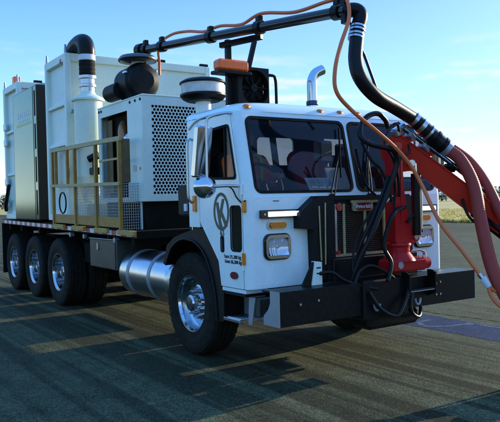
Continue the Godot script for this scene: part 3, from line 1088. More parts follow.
func body(T: Node3D) -> void:
	var st: SurfaceTool
	var rear := container(T, "rear_container", -8.93, -7.93, 3.86, [3.0, 2.2], false)
	tag(rear, "white framed container at the rear with an orange beacon")
	st = sb()
	span(st, -1.22, -1.10, 3.87, 4.0, -8.35, -8.22, 0.01)
	put(st, "beacon", M.orange_lens, rear)
	st = sb()
	tube(st, v3([[-1.27, 1.52, -8.85], [-1.30, 1.62, -8.75], [-1.28, 2.0, -8.55]]), 0.035, 8)
	put(st, "prop_strut", M.black, rear)
	for y in [1.60, 2.0, 2.75, 3.05]:
		st = sb()
		span(st, -1.27, -1.24, y, y + 0.13, -8.90, -8.72, 0.006)
		put(st, "latch_plate", M.tape_white, rear)

	var cab := holder("steel_cabinet", T)
	tag(cab, "stainless steel cabinet with polished side panel")
	st = sb()
	span(st, -1.29, -0.2, 1.355, 3.60, -8.10, -6.62, 0.012)
	put(st, "cabinet_shell", M.brown, cab)
	st = sb()
	slab(st, rrect(-7.42, 2.48, 1.22, 2.20, 0.015), side_at(-1.2895), 0.012)
	put(st, "side_panel", M.stainless, cab)
	for k in 4:
		st = sb()
		span(st, -1.305, -1.289, 1.44 + k * 0.55, 1.86 + k * 0.55, -6.735, -6.70, 0.004)
		put(st, "hinge", M.black, cab)
	st = sb()
	slab(st, pv([[-6.80, 1.38], [-6.63, 1.38], [-6.63, 3.58], [-6.80, 3.58]]), side_at(-1.2895), 0.006)
	put(st, "edge_strip", M.stainless, cab)
	st = sb()
	lathe(st, [Vector2(0.20, 0), Vector2(0.20, 0.06), Vector2(0.17, 0.09), Vector2(0.001, 0.10)], Transform3D(Basis.IDENTITY, Vector3(-0.95, 3.60, -7.1)), 20)
	put(st, "roof_hatch", M.zinc, cab)
	var lx := Transform3D(Basis(Vector3(0, 0, 1), Vector3(0, 1, 0), Vector3(-1, 0, 0)), Vector3(-1.3017, 3.16, -7.35))
	st = sb()
	slab(st, pv([[-7.80, 2.99], [-6.92, 2.99], [-6.92, 3.03], [-7.80, 3.03]]), side_at(-1.3016), 0.002)
	put(st, "painted_line", M.yellow_print, cab)
	for i in 7:   # the worn maker's lettering, no longer legible
		st = sb()
		slab(st, rrect(-7.70 + i * 0.12, 3.18 + 0.0 * i, 0.075, 0.10, 0.02, 2), side_at(-1.3016), 0.002)
		put(st, "worn_letter", M.pale_print, cab)
		if i < 6:
			st = sb()
			slab(st, rrect(-7.66 + i * 0.12, 3.075, 0.07, 0.05, 0.015, 2), side_at(-1.3016), 0.002)
			put(st, "worn_letter", M.pale_print, cab)

	var mid := container(T, "filter_container", -6.27, -5.27, 3.86, [3.12, 2.52], true)
	tag(mid, "tall white framed filter container in the middle of the deck")
	st = sb()
	span(st, -1.255, -1.22, 3.74, 3.80, -5.52, -5.45, 0.008)
	put(st, "marker_lamp", M.red_lens, mid)

	# dust silo with its elbow pipe
	var silo := holder("dust_silo", T)
	st = sb()
	var sx := Transform3D(Basis.IDENTITY, Vector3(-1.03, 0, -4.95))
	lathe(st, [Vector2(0.001, 1.62), Vector2(0.10, 1.64), Vector2(0.20, 2.0), Vector2(0.205, 3.08), Vector2(0.205, 3.10)], sx, 32)
	put(st, "silo_shell", M.panel, silo)
	st = sb()
	lathe(st, [Vector2(0.205, 3.10), Vector2(0.235, 3.10), Vector2(0.24, 3.125), Vector2(0.22, 3.15), Vector2(0.12, 3.20), Vector2(0.10, 3.24)], sx, 32)
	put(st, "flange", M.panel, silo)
	st = sb()
	lathe(st, [Vector2(0.10, 3.22), Vector2(0.10, 3.30), Vector2(0.125, 3.31), Vector2(0.125, 3.34), Vector2(0.105, 3.35), Vector2(0.105, 3.42), Vector2(0.13, 3.43), Vector2(0.13, 3.47), Vector2(0.10, 3.48), Vector2(0.10, 3.54)], sx, 28)
	put(st, "neck", M.steel, silo)
	st = sb()
	lathe(st, [Vector2(0.112, 3.44), Vector2(0.118, 3.47), Vector2(0.112, 3.50), Vector2(0.118, 3.53), Vector2(0.112, 3.56), Vector2(0.118, 3.59), Vector2(0.112, 3.66)], Transform3D(Basis.IDENTITY, Vector3(-1.03, 0.04, -4.95)), 28)
	put(st, "rubber_sleeve", M.rubber, silo)
	st = sb()
	lathe(st, [Vector2(0.118, 3.69), Vector2(0.124, 3.70), Vector2(0.124, 3.77), Vector2(0.118, 3.78)], sx, 28)
	put(st, "white_band", M.tape_white, silo)
	st = sb()
	tube(st, curve(v3([[-1.03, 3.74, -4.95], [-1.03, 3.86, -4.955], [-1.03, 3.965, -5.02], [-1.035, 4.00, -5.15], [-1.04, 3.985, -5.32], [-1.04, 3.94, -5.46], [-1.04, 3.84, -5.55]]), 0.02), 0.122, 20)
	put(st, "elbow_pipe", M.black, silo)
	for y in [2.95, 2.1]:
		st = sb()
		span(st, -1.22, -0.86, y, y + 0.05, -5.19, -5.13, 0.005)
		put(st, "silo_bracket", M.zinc, silo)
	# valves seen behind the railing
	st = sb()
	span(st, -1.12, -0.98, 2.02, 2.12, -4.74, -4.58, 0.01)
	cyl(st, Vector3(-1.13, 2.24, -4.72), Vector3(-1.02, 2.30, -4.62), 0.05, 0.06, 14)
	cyl(st, Vector3(-1.08, 2.12, -4.66), Vector3(-1.08, 2.30, -4.66), 0.02, -1, 10)
	put(st, "drain_valve", M.black, silo)
	st = sb()
	span(st, -1.19, -0.86, 1.36, 1.62, -5.16, -4.72, 0.01)
	put(st, "silo_base", M.panel, silo)

func enclosure(T: Node3D) -> void:
	var e := holder("power_unit", T)
	tag(e, "white power unit enclosure with perforated front")
	var st: SurfaceTool
	var x0 := -1.04
	var x1 := 0.42
	var z0 := -4.55
	var z1 := -3.08
	var y0 := 1.62
	var y1 := 2.945
	# side frame with its big opening
	for s in [[x0 + 0.02, 0], [x1, 1]]:
		st = sb()
		var hole := pv([[z0 + 0.10, y0 + 0.06], [z1 - 0.46, y0 + 0.06], [z1 - 0.46, y1 - 0.15], [z0 + 0.10, y1 - 0.15]])
		slab(st, pv([[z0, y0], [z1 - 0.022, y0], [z1 - 0.022, y1 - 0.022], [z0, y1 - 0.022]]), side_at(s[0]), 0.02, [hole])
		put(st, "side_frame", M.panel_cool, e)
	for k in [[z0 + 0.05, y1 - 0.06], [z0 + 0.13, y1 - 0.06], [z1 - 0.36, y1 - 0.06], [z1 - 0.20, y1 - 0.06], [z1 - 0.05, y1 - 0.06]]:
		st = sb()
		cyl(st, Vector3(x0, k[1], k[0]), Vector3(x0 - 0.012, k[1], k[0]), 0.020, 0.016, 8)
		put(st, "bolt_head", M.black, e)
	st = sb()
	cbox(st, Vector3((x0 + x1) / 2, y1 - 0.010, (z0 + z1) / 2), Vector3(x1 - x0 + 0.01, 0.022, z1 - z0 + 0.01), 0.006)
	put(st, "top_panel", M.panel_cool, e)
	st = sb()
	span(st, x0 + 0.02, x1 - 0.02, y0, y1 - 0.024, z0, z0 + 0.02, 0.002)
	put(st, "rear_panel", M.panel_cool, e)
	# perforated front: plain border and a sheet of round holes in hexagon cells
	st = sb()
	var hx0 := -0.905
	var hy0 := 1.70
	var p := 0.048
	var rows := 27
	var cols := 26
	var ry := p * sqrt(3.0) / 2.0
	var hx1 := hx0 + cols * p
	var hy1 := hy0 + rows * ry
	slab(st, pv([[x0, y0], [x1, y0], [x1, y1 - 0.022], [x0, y1 - 0.022]]), front_at(z1 - 0.02), 0.02, [pv([[hx0 - p / 4, hy0 + ry * 0.17], [hx1 + p / 4, hy0 + ry * 0.17], [hx1 + p / 4, hy1 - ry * 0.17], [hx0 - p / 4, hy1 - ry * 0.17]])])
	put(st, "front_border", M.panel_cool, e)
	st = sb()
	var N := Vector3(0, 0, 1)
	for r in rows:
		var gx := hx0 if r % 2 else hx1
		span(st, gx - p / 4 - 0.004, gx + p / 4 + 0.004, hy0 + ry * r, hy0 + ry * (r + 1), z1 - 0.010, z1 - 0.0075, 0.0002)
		for c in cols:
			var ctr := Vector3(hx0 + p * (c + (0.75 if r % 2 else 0.25)), hy0 + ry * (r + 0.5), z1 - 0.006)
			for i in 12:
				var q := []
				for j in [i, i + 1]:
					var a: float = TAU * (j % 12) / 12.0
					var d := Vector3(cos(a), sin(a), 0)
					var hexr: float = (p / 2.0) / cos(fposmod(a, PI / 3.0) - (PI / 3.0 if fposmod(a, PI / 3.0) > PI / 6.0 else 0.0))
					q.append([ctr + d * hexr, ctr + d * p * 0.385, d])
				quad(st, q[0][0], q[1][0], q[1][1], q[0][1], N)
				quad(st, q[0][1], q[1][1], q[1][1] - N * 0.004, q[0][1] - N * 0.004, -(q[0][2] + q[1][2]).normalized())
	put(st, "perforated_sheet", M.panel_cool, e)
	st = sb()
	span(st, x0 + 0.06, x1 - 0.06, y0 + 0.03, y1 - 0.08, z1 - 0.20, z1 - 0.10, 0.01)
	put(st, "radiator_core", M.under, e)
	# what shows through the side opening
	st = sb()
	span(st, -0.93, 0.2, 1.64, 2.84, -4.50, -3.30, 0.05)
	put(st, "engine", M.under, e)
	st = sb()
	slab(st, pv([[-4.42, 1.75], [-4.22, 1.75], [-4.22, 2.75], [-4.42, 2.75]]), side_at(-0.96), 0.01, [])
	put(st, "baffle_plate", M.end_brown, e)
	st = sb()
	tube(st, curve(v3([[-0.97, 2.10, -3.72], [-0.99, 2.35, -3.74], [-0.98, 2.55, -3.82], [-0.90, 2.66, -3.95]]), 0.04), 0.07, 14)
	put(st, "exhaust_elbow", M.copper, e)
	st = sb()
	lathe(st, [Vector2(0.001, 0.03), Vector2(0.05, 0.03), Vector2(0.09, 0.0), Vector2(0.10, -0.03)], Transform3D(Basis(Vector3(0, 0, 1), PI / 2), Vector3(-1.0, 2.42, -3.66)), 18)
	put(st, "turbo_cover", M.steel, e)
	# skid below
	st = sb()
	span(st, x0 + 0.08, x1 - 0.05, 1.26, y0 - 0.004, z0 + 0.05, z1 - 0.06, 0.01)
	put(st, "skid", M.under, e)
	# label stickers on the front post
	st = sb()
	slab(st, rrect(-3.34, 2.04, 0.10, 0.08, 0.01), side_at(x0 - 0.0005), 0.003)
	put(st, "sticker", M.zinc, e)
	st = sb()
	slab(st, rrect(-3.18, 2.03, 0.04, 0.04, 0.015), side_at(x0 - 0.0005), 0.003)
	put(st, "sticker", M.badge_red, e)

	# big black air cleaner standing on the enclosure
	var ac := holder("air_cleaner", T)
	var zax := Transform3D(Basis(Vector3.RIGHT, PI / 2), Vector3(-0.87, 3.165, -3.85))
	st = sb()
	lathe(st, [Vector2(0.001, 0), Vector2(0.19, 0.01), Vector2(0.225, 0.04), Vector2(0.225, 0.36), Vector2(0.24, 0.37), Vector2(0.24, 0.43), Vector2(0.215, 0.46), Vector2(0.20, 0.50), Vector2(0.12, 0.535), Vector2(0.001, 0.54)], zax, 36)
	put(st, "canister", M.plastic, ac)
	st = sb()
	lathe(st, [Vector2(0.001, 0), Vector2(0.105, 0.005), Vector2(0.115, 0.03), Vector2(0.115, 0.40), Vector2(0.001, 0.405)], Transform3D(Basis(Vector3.RIGHT, PI / 2), Vector3(-1.04, 3.08, -4.10)), 28)
	put(st, "inlet_duct", M.plastic, ac)
	st = sb()
	for k in 3:
		var a := PI * 0.2 + k * TAU / 3
		cbox(st, Vector3(-0.87 + cos(a) * 0.245, 3.165 + sin(a) * 0.245, -3.45), Vector3(0.03, 0.03, 0.10), 0.006)
	put(st, "clip_set", M.steel, ac)
	st = sb()
	lathe(st, [Vector2(0.09, 3.36), Vector2(0.09, 3.44), Vector2(0.12, 3.455)], Transform3D(Basis.IDENTITY, Vector3(-0.88, 0, -3.52)), 24)
	put(st, "cap_neck", M.filter_band, ac)
	st = sb()
	lathe(st, [Vector2(0.11, 3.43), Vector2(0.225, 3.435), Vector2(0.245, 3.455), Vector2(0.245, 3.475), Vector2(0.22, 3.505), Vector2(0.12, 3.53), Vector2(0.001, 3.54)], Transform3D(Basis.IDENTITY, Vector3(-0.88, -0.01, -3.52)), 32, true)
	put(st, "rain_cap", M.cap_grey, ac)
	st = sb()
	lathe(st, [Vector2(0.24, 3.44), Vector2(0.252, 3.455), Vector2(0.24, 3.47)], Transform3D(Basis.IDENTITY, Vector3(-0.88, -0.012, -3.52)), 32, true)
	put(st, "cap_rim", M.plastic, ac)
	st = sb()
	span(st, -1.0, -0.8, 2.945, 2.99, -3.80, -3.42, 0.005)
	put(st, "saddle", M.plastic, ac)

	# drum shaped pre-cleaner behind the cab roof
	var pc := holder("intake_drum", T)
	var dx := Transform3D(Basis.IDENTITY, Vector3(-0.91, 0, -1.80))
	st = sb()
	lathe(st, [Vector2(0.235, 2.865), Vector2(0.255, 2.87), Vector2(0.25, 2.885), Vector2(0.20, 2.915), Vector2(0.10, 2.93), Vector2(0.001, 2.935)], dx, 36, true)
	put(st, "drum_lid", M.black, pc)
	st = sb()
	lathe(st, [Vector2(0.225, 2.755), Vector2(0.235, 2.76), Vector2(0.235, 2.865), Vector2(0.225, 2.87)], dx, 36)
	put(st, "drum_band", M.filter_band, pc)
	st = sb()
	lathe(st, [Vector2(0.07, 2.675), Vector2(0.18, 2.68), Vector2(0.22, 2.70), Vector2(0.25, 2.735), Vector2(0.25, 2.755), Vector2(0.225, 2.76)], dx, 36)
	put(st, "drum_pan", M.black, pc)
	st = sb()
	lathe(st, [Vector2(0.085, 2.2), Vector2(0.085, 2.68)], dx, 24)
	put(st, "intake_pipe", M.paint, pc)
	st = sb()
	span(st, -1.05, -0.78, 1.1, 2.2, -1.95, -1.66, 0.04)
	put(st, "intake_housing", M.plastic, pc)

func cab(T: Node3D) -> void:
	var c := holder("cab", T)
	tag(c, "white flat-fronted two-windshield cab")
	var st: SurfaceTool
	var FX := 1.205
	# front panel below the windshields
	st = sb()
	slab(st, pv([[-FX, 0.80], [FX, 0.80], [FX, 1.62], [-FX, 1.62]]), front_at(-0.455), 0.025)
	put(st, "front_panel", M.paint, c)
	# leaning windshield frame, two rounded openings
	var up := Vector3(0, 0.80, -0.176)
	var L := up.length()
	var wx := Transform3D(Basis(Vector3.RIGHT, up.normalized(), Vector3.RIGHT.cross(up.normalized())), Vector3(0, 1.62, -0.43))
	var back := wx.translated_local(Vector3(0, 0, -0.025))
	var openings := [[-1.185, 0.005], [0.045, 1.185]]
	var holes := []
	for o in openings: holes.append(rrect((o[0] + o[1]) / 2, 0.405, o[1] - o[0], 0.735, 0.075))
	st = sb()
	slab(st, pv([[-FX, 0.001], [FX, 0.001], [FX, L], [-FX, L]]), back, 0.025, holes)
	put(st, "windshield_frame", M.paint, c)
	for o in openings:
		st = sb()
		var cx: float = (o[0] + o[1]) / 2
		var w: float = o[1] - o[0]
		slab(st, rrect(cx, 0.405, w - 0.001, 0.734, 0.075), wx.translated_local(Vector3(0, 0, -0.012)), 0.020, [rrect(cx, 0.405, w - 0.055, 0.680, 0.055)])
		put(st, "windshield_gasket", M.rubber, c)
		st = sb()
		slab(st, rrect(cx, 0.405, w - 0.050, 0.684, 0.055), wx.translated_local(Vector3(0, 0, -0.006)), 0.005)
		put(st, "windshield", M.tint, c)
	# rounded front corners, bottom to top
	for s in [-1.0, 1.0]:
		st = sb()
		var ys := [0.80, 1.2, 1.62, 1.9, 2.2, 2.42]
		for i in ys.size() - 1:
			for k in 8:
				var q := []
				var qn := []
				for e in [[i, k], [i, k + 1], [i + 1, k + 1], [i + 1, k]]:
					var a: float = PI / 2 * e[1] / 8.0
					var y: float = ys[e[0]]
					q.append(Vector3(s * (FX + (HW - FX) * sin(a)), y, zf(y) - 0.075 * (1 - cos(a))))
					qn.append(Vector3(s * sin(a), 0.0 if y < 1.63 else 0.15, cos(a)).normalized())
				squad(st, q[0], q[1], q[2], q[3], qn[0], qn[1], qn[2], qn[3])
		put(st, "corner_panel", M.paint, c)
	# roof cap
	st = sb()
	var us := []
	for i in 25: us.append(sin((i / 24.0 * 2 - 1) * PI / 2))
	var vs := [0.0, 0.02, 0.05, 0.10, 0.16, 0.24, 0.34, 0.5, 0.75, 1.0]
	var roof := func(u: float, v: float) -> Vector3:
		var lift := 0.125 * pow(maxf(0.0, 1 - pow(absf(u), 7.0)), 0.45) * pow(maxf(0.0, 1 - pow(maxf(0.0, 1 - v / 0.34), 2.4)), 0.5)
		return Vector3(u * HW, 2.42 + lift, lerpf(-0.600, -1.52, v) - 0.07 * pow(absf(u), 10.0) * (1 - v))
	for i in us.size() - 1:
		for j in vs.size() - 1:
			var q := []
			var qn := []
			for e in [[i, j], [i + 1, j], [i + 1, j + 1], [i, j + 1]]:
				var u: float = us[e[0]]
				var v: float = vs[e[1]]
				q.append(roof.call(u, v))
				var uu := clampf(u, -0.995, 0.995)
				var vv := clampf(v, 0.004, 0.99)
				var du: Vector3 = roof.call(uu + 0.003, vv) - roof.call(uu - 0.003, vv)
				var dv: Vector3 = roof.call(uu, vv + 0.003) - roof.call(uu, vv - 0.003)
				var nn := dv.cross(du).normalized()
				qn.append(nn if nn.y > 0 else -nn)
			squad(st, q[0], q[1], q[2], q[3], qn[0], qn[1], qn[2], qn[3])
	put(st, "roof", M.paint, c)
	st = sb()   # back wall with its window
	slab(st, pv([[-HW + 0.03, 1.36], [HW - 0.03, 1.36], [HW - 0.03, 2.42], [HW - 0.2, 2.53], [-HW + 0.2, 2.53], [-HW + 0.03, 2.42]]), front_at(-1.50), 0.03, [rrect(-0.20, 2.13, 0.52, 0.32, 0.06), rrect(0.66, 2.13, 0.46, 0.34, 0.06)])
	put(st, "back_wall", M.paint, c)
	st = sb()
	slab(st, pv([[-HW + 0.05, 1.37], [HW - 0.05, 1.37], [HW - 0.05, 2.40], [-HW + 0.05, 2.40]]), front_at(-1.467), 0.008, [rrect(-0.20, 2.13, 0.50, 0.30, 0.05), rrect(0.66, 2.13, 0.44, 0.32, 0.05)])
	put(st, "back_lining", M.interior, c)
	st = sb()
	slab(st, rrect(-0.20, 2.13, 0.51, 0.31, 0.06), front_at(-1.488), 0.005)
	slab(st, rrect(0.66, 2.13, 0.45, 0.33, 0.06), front_at(-1.488), 0.005)
	put(st, "rear_window", M.rear_glass, c)
	st = sb()
	span(st, -HW + 0.02, HW - 0.02, 2.405, 2.418, -1.47, -0.66, 0.002)
	put(st, "headliner", M.interior, c)
	st = sb()
	span(st, -HW + 0.03, HW - 0.03, 0.90, 0.93, -1.06, -0.48, 0.002)
	span(st, -0.42, 0.42, 0.93, 1.42, -1.46, -0.62, 0.04)
	put(st, "floor", M.interior, c)
	st = sb()
	slab(st, rounded([Vector2(-0.47, 0.95), Vector2(-0.47, 1.64), Vector2(-0.62, 1.66), Vector2(-0.80, 1.60), Vector2(-0.82, 1.45), Vector2(-0.60, 1.3), Vector2(-0.56, 0.95)], 0.04), side_at(1.2), 2.4)
	put(st, "dashboard", M.interior, c)
	doors(c)
	front_kit(c)
	cab_fittings(c)

func doors(c: Node3D) -> void:
	var st: SurfaceTool
	for s in [-1.0, 1.0]:
		var x: float = -HW + 0.03 if s < 0 else HW
		var face := -HW if s < 0 else HW - 0.03
		# body side behind the door, with the wheel arch cut away
		var door := rounded([Vector2(-0.514, 0.80), Vector2(-0.514, 1.62), Vector2(-0.685, 2.40), Vector2(-1.28, 2.40), Vector2(-1.28, 1.40), Vector2(-1.245, 1.36), Vector2(-0.945, 1.03), Vector2(-0.905, 0.80)], 0.012, 2)
		var win := rounded([Vector2(-1.20, 2.285), Vector2(-0.705, 2.31), Vector2(-0.59, 1.79), Vector2(-1.185, 1.81)], 0.05)
		var low := rrect(-0.625, 1.345, 0.175, 0.41, 0.04)
		var small := rrect(-0.867, 1.195, 0.055, 0.145, 0.02)
		st = sb()
		slab(st, door, side_at(x), 0.03, [win, low, small])
		var d := put(st, "door", M.paint, c)
		d.set_meta("label", "white cab door with lettering" if s < 0 else "white far side cab door")
		st = sb()
		slab(st, pv([[-1.288, 1.345], [-1.288, 2.415], [-1.50, 2.415], [-1.50, 1.345]]), side_at(x), 0.03)
		put(st, "side_panel", M.paint, c)
		st = sb()
		var lx: float = -HW + 0.042 if s < 0 else HW - 0.034
		slab(st, pv([[-1.46, 1.37], [-1.46, 2.40], [-1.24, 2.40], [-1.24, 1.77], [-0.56, 1.77], [-0.545, 1.62], [-0.71, 1.62], [-0.71, 1.37]]), side_at(lx), 0.008)
		put(st, "side_lining", M.interior, c)
		st = sb()   # rounded gutter over the door
		tube(st, curve(v3([[s * 1.285, 2.33, -1.46], [s * 1.287, 2.40, -1.30], [s * 1.287, 2.425, -1.05], [s * 1.287, 2.425, -0.80], [s * 1.285, 2.40, -0.70]]), 0.04), 0.012, 8)
		put(st, "rain_gutter", M.paint, c)
		st = sb()
		slab(st, rounded([Vector2(-1.20, 2.285), Vector2(-0.705, 2.31), Vector2(-0.59, 1.79), Vector2(-1.185, 1.81)], 0.05), side_at(x + 0.006), 0.042, [rounded([Vector2(-1.178, 2.262), Vector2(-0.722, 2.285), Vector2(-0.622, 1.815), Vector2(-1.163, 1.833)], 0.04)])
		put(st, "window_gasket", M.rubber, c)
		st = sb()   # quarter light fixed, main pane wound down
		slab(st, pv([[-0.79, 2.276], [-0.725, 2.28], [-0.625, 1.82], [-0.79, 1.824]]), side_at(x - 0.012), 0.005)
		put(st, "quarter_window", M.clear, c)
		st = sb()
		span(st, s * 1.262, s * 1.28, 1.82, 2.28, -0.805, -0.785, 0.003)
		put(st, "window_divider", M.rubber, c)
		st = sb()
		slab(st, rrect(-0.625, 1.345, 0.172, 0.407, 0.04), side_at(x - 0.015), 0.006)
		slab(st, rrect(-0.867, 1.195, 0.053, 0.143, 0.02), side_at(x - 0.015), 0.006)
		put(st, "low_window", M.dark_glass, c)
		st = sb()
		slab(st, rrect(-0.625, 1.345, 0.19, 0.425, 0.045), side_at(x - 0.028), 0.006, [rrect(-0.625, 1.345, 0.165, 0.40, 0.035)])
		slab(st, rrect(-0.867, 1.195, 0.066, 0.156, 0.025), side_at(x - 0.028), 0.006, [rrect(-0.867, 1.195, 0.045, 0.135, 0.016)])
		put(st, "low_gasket", M.rubber, c)
		# marker lamps: door edge, pillar, rear edge
		for m in [[-0.478, 1.545, 0.035, 0.11], [-0.495, 1.075, 0.03, 0.11], [-1.37, 1.58, 0.06, 0.16]]:
			st = sb()
			slab(st, rrect(m[0], m[1], m[2], m[3], 0.012, 3), side_at(face if s > 0 else -HW + 0.012), 0.03)
			var ml := put(st, "side_marker_lamp", M.amber, c)
			if s > 0: ml.position.x = 0.02
	# oval emblem with a K, weights and the badge on the near door
	var fx := -HW - 0.0005
	st = sb()
	var ov := PackedVector2Array()
	var iv := PackedVector2Array()
	for i in 40:
		var a := TAU * i / 40.0
		ov.append(Vector2(-0.873 + cos(a) * 0.140, 1.500 + sin(a) * 0.180))
		iv.append(Vector2(-0.873 + cos(a) * 0.110, 1.500 + sin(a) * 0.150))
	slab(st, ov, side_at(fx), 0.003, [iv])
	put(st, "emblem_ring", M.olive, c)
	st = sb()
	for k in [[[-0.67, 0.48], [-0.36, 0.50], [-0.05, -0.50], [0.20, -0.95], [-0.22, -0.98]], [[0.14, 0.66], [0.42, 0.66], [0.13, 0.02], [-0.10, -0.38], [-0.22, -0.08]], [[0.10, 0.04], [0.78, -0.72], [0.50, -0.86], [-0.04, -0.16]]]:
		var pp := PackedVector2Array()
		for e in k: pp.append(Vector2(-0.873 + e[0] * 0.14, 1.50 + e[1] * 0.18))
		slab(st, pp, side_at(fx - 0.0001), 0.0036 + 0.0006 * absf(k[0][0]))
	put(st, "emblem_letter", M.olive, c)
	var face_b := Basis(Vector3(0, 0, 1), Vector3(0, 1, 0), Vector3(-1, 0, 0))
	letters("Tare 21,200 kg", 0.031, M.ink, Transform3D(face_b, Vector3(fx - 0.002, 1.083, -0.694)), "weight_lettering", c, false, true)
	letters("Gvw 36,200 kg", 0.031, M.ink, Transform3D(face_b, Vector3(fx - 0.002, 1.037, -0.684)), "weight_lettering", c, false, true)
	letters("63", 0.05, M.olive, Transform3D(face_b, Vector3(fx - 0.002, 1.297, -0.865)), "unit_number", c, false, true)
	st = sb()
	var o2 := PackedVector2Array()
	for i in 24: o2.append(Vector2(-0.665 + cos(TAU * i / 24.0) * 0.062, 0.915 + sin(TAU * i / 24.0) * 0.034))
	slab(st, o2, side_at(fx), 0.012)
	put(st, "oval_badge", M.badge_red, c)
	for y in [1.02, 1.70]:
		st = sb()
		cyl(st, Vector3(-HW - 0.006, y - 0.05, -0.508), Vector3(-HW - 0.006, y + 0.05, -0.508), 0.012, -1, 10)
		put(st, "door_hinge", M.paint, c)
	st = sb()
	tube(st, curve(v3([[-HW, 2.22, -1.40], [-HW - 0.055, 2.20, -1.40], [-HW - 0.06, 1.90, -1.40], [-HW - 0.055, 1.62, -1.40], [-HW, 1.60, -1.40]]), 0.03), 0.014, 8)
	put(st, "grab_rail", M.steel, c)
	for i in 9:
		st = sb()
		lathe(st, [Vector2(0.008, 0), Vector2(0.006, 0.004), Vector2(0.001, 0.005)], Transform3D(Basis(Vector3.RIGHT, PI / 2), Vector3(-1.15 + i * 0.06 + (1.82 if i > 4 else 0.0), 0.835, -0.43)), 8)
		put(st, "rivet", M.paint, c)
	st = sb()   # door handle and lock
	cbox(st, Vector3(-HW - 0.02, 1.68, -1.20), Vector3(0.03, 0.03, 0.12), 0.008)
	put(st, "door_handle", M.chrome, c)

func lamp_unit(c: Node3D, s: float) -> void:
	var st: SurfaceTool
	var x := s * 0.968
	# headlamp: chrome bezel, reflector bowl, bulb, lens
	st = sb()
	slab(st, rrect(x, 1.172, 0.275, 0.215, 0.055), front_at(-0.4295), 0.035, [rrect(x, 1.172, 0.215, 0.155, 0.03)])
	put(st, "headlamp_bezel", M.chrome, c)
	st = sb()
	slab(st, rrect(x, 1.172, 0.300, 0.242, 0.065), front_at(-0.4296), 0.016, [rrect(x, 1.172, 0.270, 0.21, 0.05)])
	put(st, "headlamp_surround", M.gloss_black, c)
	st = sb()
	var N := 20
	for i in N:
		for j in N:
			var q := []
			for e in [[i, j], [i + 1, j], [i + 1, j + 1], [i, j + 1]]:
				var u: float = e[0] * 2.0 / N - 1
				var v: float = e[1] * 2.0 / N - 1
				q.append(Vector3(x + u * 0.108, 1.172 + v * 0.078, -0.424 + 0.020 * (u * u + v * v) + 0.0012 * sin(u * 22)))
			var n: Vector3 = (q[1] - q[0]).cross(q[2] - q[0]).normalized()
			quad(st, q[0], q[1], q[2], q[3], n if n.z > 0 else -n)
	put(st, "headlamp_reflector", M.reflector, c)
	st = sb()
	cyl(st, Vector3(x, 1.172, -0.42), Vector3(x, 1.172, -0.40), 0.02, 0.012, 12)
	put(st, "headlamp_bulb", M.chrome, c)
	st = sb()
	slab(st, rrect(x, 1.172, 0.214, 0.154, 0.03), front_at(-0.402), 0.004)
	put(st, "headlamp_lens", M.lens, c)
	# amber turn lamp
	st = sb()
	slab(st, rrect(x, 1.368, 0.215, 0.075, 0.035), front_at(-0.4295), 0.014)
	put(st, "turn_lamp_base", M.chrome, c)
	st = sb()
	slab(st, rrect(x + 0.008, 1.368, 0.175, 0.056, 0.026), front_at(-0.416), 0.018)
	put(st, "turn_lamp", M.amber, c)
	# light bar
	st = sb()
	slab(st, rrect(s * 0.925, 1.470, 0.455, 0.078, 0.012), front_at(-0.4295), 0.045)
	put(st, "light_bar_housing", M.gloss_black, c)
	st = sb()
	slab(st, rrect(s * 0.925 + 0.02, 1.470, 0.375, 0.052, 0.006), front_at(-0.3842), 0.003)
	put(st, "light_bar", M.reflector, c)
	for i in 9:
		st = sb()
		slab(st, rrect(s * 0.925 + 0.02 + (i - 4) * 0.0405, 1.470, 0.037, 0.043, 0.006, 3), front_at(-0.3812), 0.005)
		put(st, "led_cell", M.led, c)
	st = sb()
	for k in [-1.0, 1.0]:
		cyl(st, Vector3(s * 0.925 + k * 0.20, 1.47, -0.384), Vector3(s * 0.925 + k * 0.20, 1.47, -0.378), 0.010, -1, 8)
	put(st, "light_bar_screw", M.steel, c)

